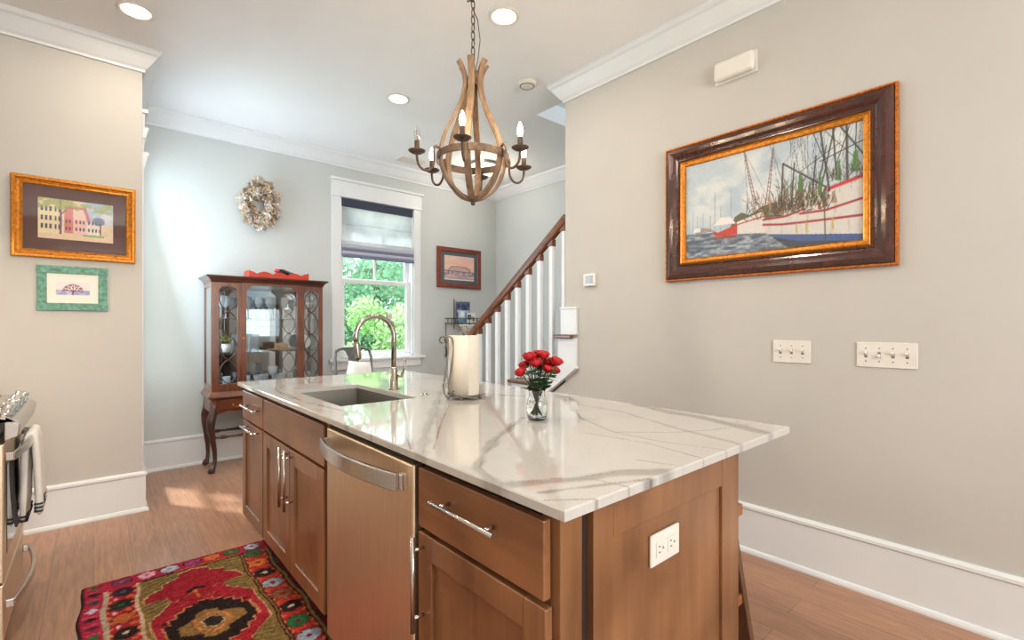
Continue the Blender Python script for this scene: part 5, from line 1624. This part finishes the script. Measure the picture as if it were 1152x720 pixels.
def rose(i, a_, b_, z):
    """a_: along the photograph's horizontal, b_: toward the viewer"""
    p = Vector((vx, vy, ZC)) + Vector((0.7533, -0.6577, 0)) * a_ * 1.1 + Vector((-0.6577, -0.7533, 0)) * b_ + Vector((0, 0, z * 1.04))
    t = thing('rose', rose_label, 'flower', tuple(p), 0, 'red roses in the vase')
    neck = Vector((vx + (p.x - vx) * 0.25, vy + (p.y - vy) * 0.25, ZC + 0.092))
    foot = Vector((vx - (p.x - vx) * 0.22, vy - (p.y - vy) * 0.22, ZC + 0.016 + 0.003 * (i % 4)))
    obj('stem', MB().tube([foot, neck, neck.lerp(p, 0.5) + Vector((0, 0, 0.006)), p], 0.0018, 6), 'leaf_dark', t)
    m = MB()
    ax = (p - neck).normalized()
    u = ax.orthogonal().normalized()
    w = ax.cross(u)
    for ring, (r, h, n, tilt) in enumerate(((0.005, 0.020, 3, 0.0), (0.009, 0.021, 4, 0.15), (0.013, 0.020, 5, 0.3), (0.016, 0.017, 5, 0.5))):
        for q in range(n):
            a = 2 * PI * q / n + ring * 0.7 + i
            e1 = u * math.cos(a) + w * math.sin(a)
            e2 = ax.cross(e1)
            rows = []
            for (s_, wd_) in ((0.0, 0.40), (0.35, 0.85), (0.75, 0.9), (1.0, 0.5)):
                rad = 0.003 + r * (0.35 + 0.75 * math.sin(s_ * 1.9) * 0.8 + 0.5 * tilt * s_ * s_)
                c = p + e1 * rad + ax * (h * s_ * 1.25 - 0.012)
                hw = 0.85 * (r + 0.004) * wd_
                rows += [c - e2 * hw - e1 * 0.35 * hw, c, c + e2 * hw - e1 * 0.35 * hw]
            m.add(rows, [(k_ * 3 + j, k_ * 3 + j + 1, k_ * 3 + j + 4, k_ * 3 + j + 3) for k_ in range(3) for j in range(2)], 0, True)
    m.blob(tuple(p - ax * 0.001), 0.0075, 8, 6)
    obj('bloom', m, 'rose', t, solid=0.0006)
    m = MB()
    rl = random.Random(i)
    for q in range(9):
        f = rl.uniform(0.10, 0.80)
        base = neck.lerp(p, f)
        a = rl.uniform(0, 2 * PI)
        d_ = (Vector((math.cos(a), math.sin(a), rl.uniform(-0.1, 0.5)))).normalized()
        s_ = d_.cross(Vector((0, 0, 1))).normalized()
        L, W = rl.uniform(0.032, 0.048), rl.uniform(0.012, 0.018)
        m.add([base, base + d_ * L * 0.4 + s_ * W, base + d_ * L - Vector((0, 0, 0.006)), base + d_ * L * 0.4 - s_ * W, base + d_ * L * 0.45 - Vector((0, 0, 0.003))], [(0, 1, 4), (1, 2, 4), (2, 3, 4), (3, 0, 4)], 0, True)
    if i % 3 == 0:   # leaf below the water line
        base = foot.lerp(neck, 0.55)
        a = i * 1.3
        d_ = Vector((math.cos(a), math.sin(a), 0.2)); s_ = d_.cross(Vector((0, 0, 1)))
        m.add([base, base + d_ * 0.008 + s_ * 0.006, base + d_ * 0.020, base + d_ * 0.008 - s_ * 0.006], [(0, 1, 2, 3)])
    obj('foliage', m, 'leaf' if i % 2 else 'leaf_dark', t)
for i, (a_, b_, z) in enumerate(heads):
    rose(i, a_, b_, z)

# ================================================================== WALL PLATES AND DEVICES
def plate(name, label, cat, y0, y1, z0, z1, n, up):
    t = thing(name, label, cat, (XR - 0.001, (y0 + y1) / 2, (z0 + z1) / 2))
    obj('plate', MB().box(XR - 0.007, XR - 0.001, y0, y1, z0, z1), 'white_plastic', t, 0.003)
    for k in range(n):
        y = y1 - (y1 - y0) * (k + 0.72) / (n + 0.44)
        zc = (z0 + z1) / 2
        o = obj('toggle', MB().bar((XR - 0.006, y, zc), (XR - 0.020, y, zc + (0.011 if up[k] else -0.011)), 0.010, 0.010), 'white_plastic', t, 0.001)
        m = MB()
        for s in (-1, 1):
            m.tube([(XR - 0.0078, y, zc + s * 0.030), (XR - 0.0068, y, zc + s * 0.030)], 0.0032, 10)
        m.box(XR - 0.0075, XR - 0.0068, y - 0.006, y + 0.006, zc - 0.013, zc + 0.013)
        obj('screw', m, 'lens_grey', t)
plate('light_switch', 'white three-toggle switch plate under the boat painting', 'light switch', 0.818, 0.995, 1.040, 1.155, 3, (1, 1, 1))
plate('light_switch', 'white four-toggle switch plate to the right below the boat painting', 'light switch', 0.407, 0.629, 1.040, 1.155, 4, (1, 0, 1, 1))
t = thing('thermostat', 'small white thermostat on the wall beside the staircase', 'thermostat', (XR - 0.001, 2.222, 1.557))
obj('body', MB().box(XR - 0.024, XR - 0.001, 2.170, 2.278, 1.512, 1.602), 'white_plastic', t, 0.006)
obj('display', MB().box(XR - 0.0252, XR - 0.024, 2.186, 2.256, 1.530, 1.588), 'lcd', t)
t = thing('alarm_siren', 'white rounded alarm box high on the wall above the boat painting', 'alarm', (XR - 0.001, 1.188, 2.66))
o = obj('body', MB().box(XR - 0.052, XR - 0.008, 1.078, 1.298, 2.606, 2.714), 'white_plastic', t, 0.03, segs=5)
obj('back_plate', MB().box(XR - 0.010, XR - 0.001, 1.072, 1.304, 2.600, 2.720), 'white_plastic', t, 0.012, segs=3)
t = thing('power_outlet', 'white sideways outlet on the end panel of the island', 'outlet', (0.998, YE, 0.72))
YP = YE + 0.008
obj('plate', MB().box(0.936, 1.056, YP - 0.008, YP - 0.001, 0.690, 0.762), 'white_plastic', t, 0.003)
for xx in (0.972, 1.020):
    f = obj('receptacle', MB().box(xx - 0.018, xx + 0.018, YP - 0.0105, YP - 0.007, 0.709, 0.743), 'white_plastic', t, 0.006, segs=3)
    m = MB().box(xx - 0.010, xx - 0.004, YP - 0.0112, YP - 0.0104, 0.731, 0.734).box(xx - 0.010, xx - 0.003, YP - 0.0112, YP - 0.0104, 0.718, 0.721)
    m.tube([(xx + 0.008, YP - 0.0112, 0.726), (xx + 0.008, YP - 0.0104, 0.726)], 0.003, 8)
    obj('slot', m, 'lens_grey', f)

# ceiling: recessed lights, smoke detector, dome lamp, vent
def can(label, x, y, power=9):
    t = thing('recessed_light', label, 'ceiling light', (x, y, H), 0, 'recessed ceiling lights')
    obj('trim_ring', MB().lathe([(0.092, -0.001), (0.092, -0.006), (0.080, -0.010), (0.070, -0.006), (0.068, -0.001)], (x, y, H), 36), 'white_plastic', t)
    obj('lens', MB().lathe([(0.0, -0.004), (0.069, -0.004)], (x, y, H), 36), 'can_glow', t)
    l = light('recessed_light_lamp', 'AREA', (x, y, H - 0.014), power, WARM, target=(x, y, 0), shape='DISK', size=0.13)
can('glowing recessed ceiling light near the left kitchen wall', 0.185, 3.515)
can('added recessed ceiling light over the aisle between range and island, out of frame', 0.185, 1.75, 30)  # unseen light added to warm the island fronts
can('added recessed ceiling light over the aisle nearest the viewer, out of frame', 0.05, 0.20, 12)  # second unseen light, added for more warm kitchen fill
can('glowing recessed ceiling light right of the chandelier chain', 1.818, 2.153)
can('glowing recessed ceiling light farthest back, left of the chandelier', 1.842, 3.498)
t = thing('smoke_detector', 'round white smoke detector on the ceiling right of the chandelier', 'smoke detector', (2.439, 2.622, H))
obj('body', MB().lathe([(0.070, -0.001), (0.070, -0.018), (0.062, -0.030), (0.040, -0.038), (0, -0.040)], (2.439, 2.622, H), 32), 'white_plastic', t)
obj('grille', MB().lathe([(0.048, -0.0355), (0.052, -0.0375), (0.056, -0.0340)], (2.439, 2.622, H), 32), 'lens_grey', t)
t = thing('ceiling_vent', 'white slatted ceiling vent near the dining window', 'vent', (2.63, 4.708, H))
m = MB()
for k in range(6):
    y = 4.65 + k * 0.023
    m.box(2.50, 2.76, y, y + 0.014, H - 0.012, H - 0.006)
m.box(2.48, 2.50, 4.63, 4.79, H - 0.014, H - 0.001).box(2.76, 2.78, 4.63, 4.79, H - 0.014, H - 0.001).box(2.50, 2.76, 4.63, 4.648, H - 0.014, H - 0.001).box(2.50, 2.76, 4.772, 4.79, H - 0.014, H - 0.001)
obj('grille', m, 'white_plastic', t)
obj('duct', MB().box(2.50, 2.76, 4.648, 4.772, H - 0.0045, H - 0.001), 'lens_grey', t)
dx, dy = 3.33, 4.30
t = thing('dome_light', 'lit frosted dome lamp on the ceiling near the stairs', 'ceiling light', (dx, dy, H))
obj('canopy', MB().lathe([(0.17, -0.001), (0.175, -0.014), (0.168, -0.026)], (dx, dy, H), 36), 'nickel', t)
obj('shade', MB().lathe([(0.164, -0.024), (0.155, -0.060), (0.120, -0.098), (0.060, -0.120), (0, -0.126)], (dx, dy, H), 36), 'dome_glow', t)
light('dome_light_lamp', 'POINT', (dx, dy, H - 0.20), 12, WARM, shadow_soft_size=0.10)

# ================================================================== CHANDELIER
chx, chy = 1.220, 1.650
t = thing('chandelier', 'wooden wine-barrel stave chandelier with six candle lights hanging over the island', 'chandelier', (chx, chy, 1.757))
view = math.atan2(-chy, -chx)
angs = [view + math.radians(-a) for a in (9.5, 69.5, 129.5, 189.5, 249.5, 309.5)]
prof = [(0.014, 1.768), (0.052, 1.782), (0.092, 1.815), (0.122, 1.858), (0.139, 1.905), (0.143, 1.948), (0.134, 2.000), (0.112, 2.060), (0.084, 2.115), (0.058, 2.170), (0.042, 2.222), (0.036, 2.265), (0.040, 2.300), (0.054, 2.332), (0.066, 2.350)]
def smooth(P, k=3):
    P = [Vector((a, b)) for a, b in P]
    out = []
    for i in range(len(P) - 1):
        p0, p1, p2, p3 = P[max(0, i - 1)], P[i], P[i + 1], P[min(len(P) - 1, i + 2)]
        for j in range(k):
            u = j / k
            out.append(0.5 * ((2 * p1) + (p2 - p0) * u + (2 * p0 - 5 * p1 + 4 * p2 - p3) * u * u + (3 * p1 - p0 - 3 * p2 + p3) * u ** 3))
    return out + [P[-1]]
SP = smooth(prof)
for a in angs:
    ca, sa = math.cos(a), math.sin(a)
    obj('stave', MB().sweep([(chx + r * ca, chy + r * sa, z) for r, z in SP], [(-0.0135, -0.0065), (0.0135, -0.0065), (0.0135, 0.0065), (-0.0135, 0.0065)], (-sa, ca, 0)), 'oak', t, 0.002)
def hoop(r, z, h, th=0.004, n=48):
    return MB().sweep([(chx + r * math.cos(q), chy + r * math.sin(q), z) for q in np.linspace(0, 2 * PI, n, endpoint=False)], [(-h / 2, -th / 2), (h / 2, -th / 2), (h / 2, th / 2), (-h / 2, th / 2)], (0, 0, 1), closed=True)
obj('hoop', hoop(0.1525, 1.940, 0.030), 'rust', t)
obj('neck_hoop', hoop(0.0285, 2.262, 0.022, n=24), 'rust', t)
obj('bottom_finial', MB().lathe([(0, 1.742), (0.008, 1.746), (0.010, 1.754), (0.006, 1.760), (0.026, 1.764), (0.030, 1.772), (0.020, 1.778), (0, 1.779)], (chx, chy, 0), 18), 'rust', t)
obj('top_plate', MB().lathe([(0.006, 2.285), (0.012, 2.281), (0.034, 2.276), (0.034, 2.270), (0, 2.268)], (chx, chy, 0), 20), 'rust', t)
lit = {0: 1, 1: 1, 2: 1, 3: 1, 4: 1, 5: 1}
AP = smooth([(0.150, 1.965), (0.163, 1.972), (0.172, 1.956), (0.170, 1.920), (0.176, 1.888), (0.194, 1.868), (0.216, 1.868), (0.234, 1.884), (0.241, 1.908), (0.242, 1.932)])
for i, a in enumerate(angs):
    ca, sa = math.cos(a), math.sin(a)
    P3 = lambda r, z: (chx + r * ca, chy + r * sa, z)
    arm = obj('arm', MB().tube([P3(r, z) for r, z in AP], 0.0052, 8), 'rust', t)
    obj('bobeche', MB().lathe([(0.006, -0.004), (0.022, -0.001), (0.033, 0.006), (0.035, 0.009), (0.022, 0.004), (0, 0.003)], P3(0.242, 1.932), 20), 'rust', arm)
    obj('candle', MB().lathe([(0.0105, 0.003), (0.0105, 0.047), (0.009, 0.050), (0, 0.050)], P3(0.242, 1.932), 16), 'rust', arm)
    on = i != 1
    obj('bulb', MB().lathe([(0.006, 0.050), (0.010, 0.060), (0.0125, 0.072), (0.0115, 0.084), (0.007, 0.098), (0.003, 0.108), (0, 0.111)], P3(0.242, 1.932), 14), 'bulb' if on else 'bulb_off', arm)
    if on:
        light('chandelier_candle_lamp', 'POINT', P3(0.242, 2.06), 2.6, (1.0, 0.78, 0.52), shadow_soft_size=0.015)
    else:
        obj('filament', MB().tube([P3(0.242, 1.982), P3(0.240, 2.000), P3(0.244, 2.016), P3(0.242, 2.026)], 0.0012, 6), 'rust', arm)
z = 2.285
k = 0
link = []
for q in np.linspace(0, 2 * PI, 14, endpoint=False):
    link.append((0.0085 * math.cos(q), 0.020 * math.sin(q)))
while z < 3.00:
    zc = z + 0.018
    if k % 2:
        P = [(chx + x, chy, zc + y) for x, y in link]
    else:
        P = [(chx, chy + x, zc + y) for x, y in link]
    obj('chain_link', MB().tube(P, 0.0025, 6, closed=True), 'rust', t)
    z += 0.033
    k += 1
obj('canopy', MB().lathe([(0.012, 2.995), (0.030, 3.000), (0.058, 3.030), (0.062, 3.049), (0, 3.049)], (chx, chy, 0), 28), 'rust', t)
rt = Vector((0.7533, -0.6577, 0))
pts_ = []
for u, off in ((0, 0.004), (0.10, 0.020), (0.22, 0.030), (0.34, 0.020), (0.42, -0.006), (0.5, -0.012), (0.6, 0.010), (0.7, -0.010), (0.85, 0.008), (1, 0)):
    pts_.append(Vector((chx, chy, 2.29 + 0.72 * u)) + rt * off)
obj('cord', MB().tube(pts_, 0.0022, 6), 'iron', t)
m = MB()
for k in range(5):
    a = k * 1.3
    c = Vector((chx, chy, 2.62 + 0.010 * k)) - rt * 0.012
    m.tube([c + Vector((0.012 * math.cos(q + a), 0.012 * math.sin(q + a), 0.006 * math.sin(2 * q))) for q in np.linspace(0, 2 * PI, 14, endpoint=False)], 0.0022, 6, closed=True)
obj('cord_knot', m, 'iron', t)

# ================================================================== WALL RACK WITH CARDS BY THE STAIRS
t = thing('wall_rack', 'black wire letter rack on the wall below the bridge print', 'letter rack', (3.52, YB - 0.002, 1.32))
m = MB()
def wire(*pts): m.tube(pts, 0.0045, 6)
for z in (1.255, 1.318):
    wire((3.29, YB - 0.010, z), (3.79, YB - 0.010, z)); wire((3.29, YB - 0.075, z), (3.79, YB - 0.075, z))
for x in (3.29, 3.345, 3.40, 3.62, 3.68, 3.735, 3.79):
    wire((x, YB - 0.075, 1.255), (x, YB - 0.075, 1.318)); wire((x, YB - 0.010, 1.255), (x, YB - 0.075, 1.255))
wire((3.425, YB - 0.010, 1.18), (3.425, YB - 0.010, 1.56)); wire((3.665, YB - 0.010, 1.18), (3.665, YB - 0.010, 1.40))
wire((3.305, YB - 0.010, 1.0), (3.305, YB - 0.010, 1.255))
obj('frame', m, 'iron', t)
m = MB()
for x in (3.29, 3.33):
    m.tube([(x, YB - 0.01, 0.86), (x, YB - 0.05, 0.86), (x, YB - 0.05, 0.95), (x, YB - 0.01, 0.96)], 0.005, 6)
m.tube([(3.31, YB - 0.006, 0.83), (3.31, YB - 0.006, 1.10)], 0.006, 6)
obj('hook', m, 'iron', t)
def card(label, x0, x1, z0, z1, y, base, rects, tilt=0.0):
    A = Art.sheet(x1 - x0, z1 - z0, 40, 40, base)
    for r, c in rects:
        A.rect(r[0] * (x1 - x0), r[1] * (x1 - x0), r[2] * (z1 - z0), r[3] * (z1 - z0), c)
    A.mix(np.clip((fbm(A.X.shape, (8, 6), 3, int(x0 * 100)) - 0.5) * 5, 0, 1) * 0.35, (240, 240, 240))
    o = grid_obj('card', A, lambda X, Y, Z: (x0 + X, 0 * X + y + tilt * Y - Z, z0 + Y), 'print', skirt=-0.0012)
    tag(o, label, 'card')
card('tall navy photo card at the back of the wall rack', 3.44, 3.655, 1.262, 1.530, YB - 0.030, (70, 86, 116), [((0.08, 0.94, 0.62, 0.92), (52, 64, 100)), ((0.08, 0.94, 0.50, 0.58), (190, 206, 222)), ((0.1, 0.9, 0.1, 0.46), (96, 130, 160))])
card('pale blue and white card standing front left in the wall rack', 3.46, 3.57, 1.262, 1.420, YB - 0.050, (172, 196, 214), [((0, 1, 0, 0.3), (96, 140, 170)), ((0.3, 0.8, 0.5, 0.9), (230, 236, 240))])
card('white card with dark lettering-like bars front right in the wall rack', 3.58, 3.72, 1.262, 1.390, YB - 0.062, (226, 226, 222), [((0.1, 0.5, 0.3, 0.8), (60, 66, 76)), ((0.55, 0.9, 0.2, 0.6), (120, 130, 120))])
t = thing('wall_pocket', 'white ceramic bowl-shaped pocket under the wire letter rack', 'bowl', (3.55, YB - 0.002, 1.17))
obj('bowl', MB().lathe([(0.05, 0.0), (0.075, 0.03), (0.12, 0.075), (0.125, 0.085), (0.115, 0.082), (0.07, 0.035), (0, 0.01)], (3.55, YB - 0.128, 1.155), 28, sx=1.0, sy=0.95), 'ceramic', t)
obj('bracket', MB().box(3.51, 3.59, YB - 0.10, YB - 0.001, 1.10, 1.156), 'ceramic', t, 0.006)

# ================================================================== OUTSIDE THE WINDOW
struct('ground_outside', MB().box(-6, 16, 5.25, 24, -0.9, -0.8), 'lawn', 'green lawn outside the dining window', 'ground')
struct('ground_south', MB().box(-8, 14, -16, -3.7, -0.9, -0.8), 'lawn', 'lawn outside the kitchen windows', 'ground')
def tree(label, x, y, h, r, mat, n, seed, ls=0.11):
    rg = np.random.default_rng(seed)
    t = thing('leafy_tree', label, 'tree', (x, y, -0.8))
    obj('trunk', MB().tube([(x, y, -0.8), (x + 0.05, y, h * 0.3), (x - 0.05, y + 0.05, h * 0.75)], [0.13, 0.10, 0.05], 10), 'bark', t)
    lobes = [(rg.normal(0, r * 0.45), rg.normal(0, r * 0.40), rg.uniform(-0.5, h - r * 0.4), rg.uniform(0.4, 0.7) * r) for _ in range(11)]
    m = MB()
    for k in range(n):
        l = lobes[k % len(lobes)]
        d_ = Vector(rg.normal(0, 1, 3)).normalized()
        c = Vector((x + l[0], y + l[1], l[2])) + d_ * l[3] * rg.uniform(0.55, 1.0)
        nn = (d_ + Vector(rg.normal(0, 0.6, 3))).normalized()
        u = nn.orthogonal().normalized()
        u = (Matrix.Rotation(rg.uniform(0, 6.28), 3, nn) @ u)
        v = nn.cross(u)
        s = ls * rg.uniform(0.6, 1.2)
        m.add([c - u * s * 0.3, c + v * s * 0.45, c + u * s * 0.7 - nn * s * 0.2, c - v * s * 0.45], [(0, 1, 2, 3)])
    obj('foliage', m, mat, t)
tree('bright green leafy tree close outside the dining window', 3.75, 7.3, 1.9, 0.85, 'foliage_a', 9000, 1, 0.075)
tree('bluish green leafy tree just left outside the dining window', 2.0, 9.0, 3.0, 1.1, 'foliage_b', 9000, 2, 0.085)
tree('tall green tree behind the others outside the dining window', 5.2, 11.0, 4.2, 1.7, 'foliage_b', 8000, 3, 0.12)
tree('tallest green tree farthest back outside the dining window', 3.2, 13.6, 4.0, 1.8, 'foliage_b', 8000, 4, 0.12)
t = thing('house', 'pale clapboard house seen between the trees outside', 'house', (9.5, 15.5, -0.8))
m = MB()
for k in range(16):
    z0 = -0.8 + k * 0.2
    m.prism([(13.0, z0), (13.02, z0 + 0.2), (13.3, z0 + 0.2), (13.3, z0)], 'x', 7.6, 12.4)
obj('wall', m, 'siding', t)
obj('roof', MB().prism([(12.6, 2.35), (12.6, 2.45), (15.5, 4.3), (18.4, 2.45), (18.4, 2.35), (15.5, 4.2)], 'x', 7.3, 12.7), 'shingle', t)
t = thing('house', 'pale clapboard neighbour house beyond the kitchen windows', 'house', (3.5, -9, -0.8))
m = MB()
for k in range(30):
    z0 = -0.8 + k * 0.2
    m.prism([(-8.0, z0), (-8.02, z0 + 0.2), (-8.3, z0 + 0.2), (-8.3, z0)], 'x', -2, 9.0)
obj('wall', m, 'siding', t)
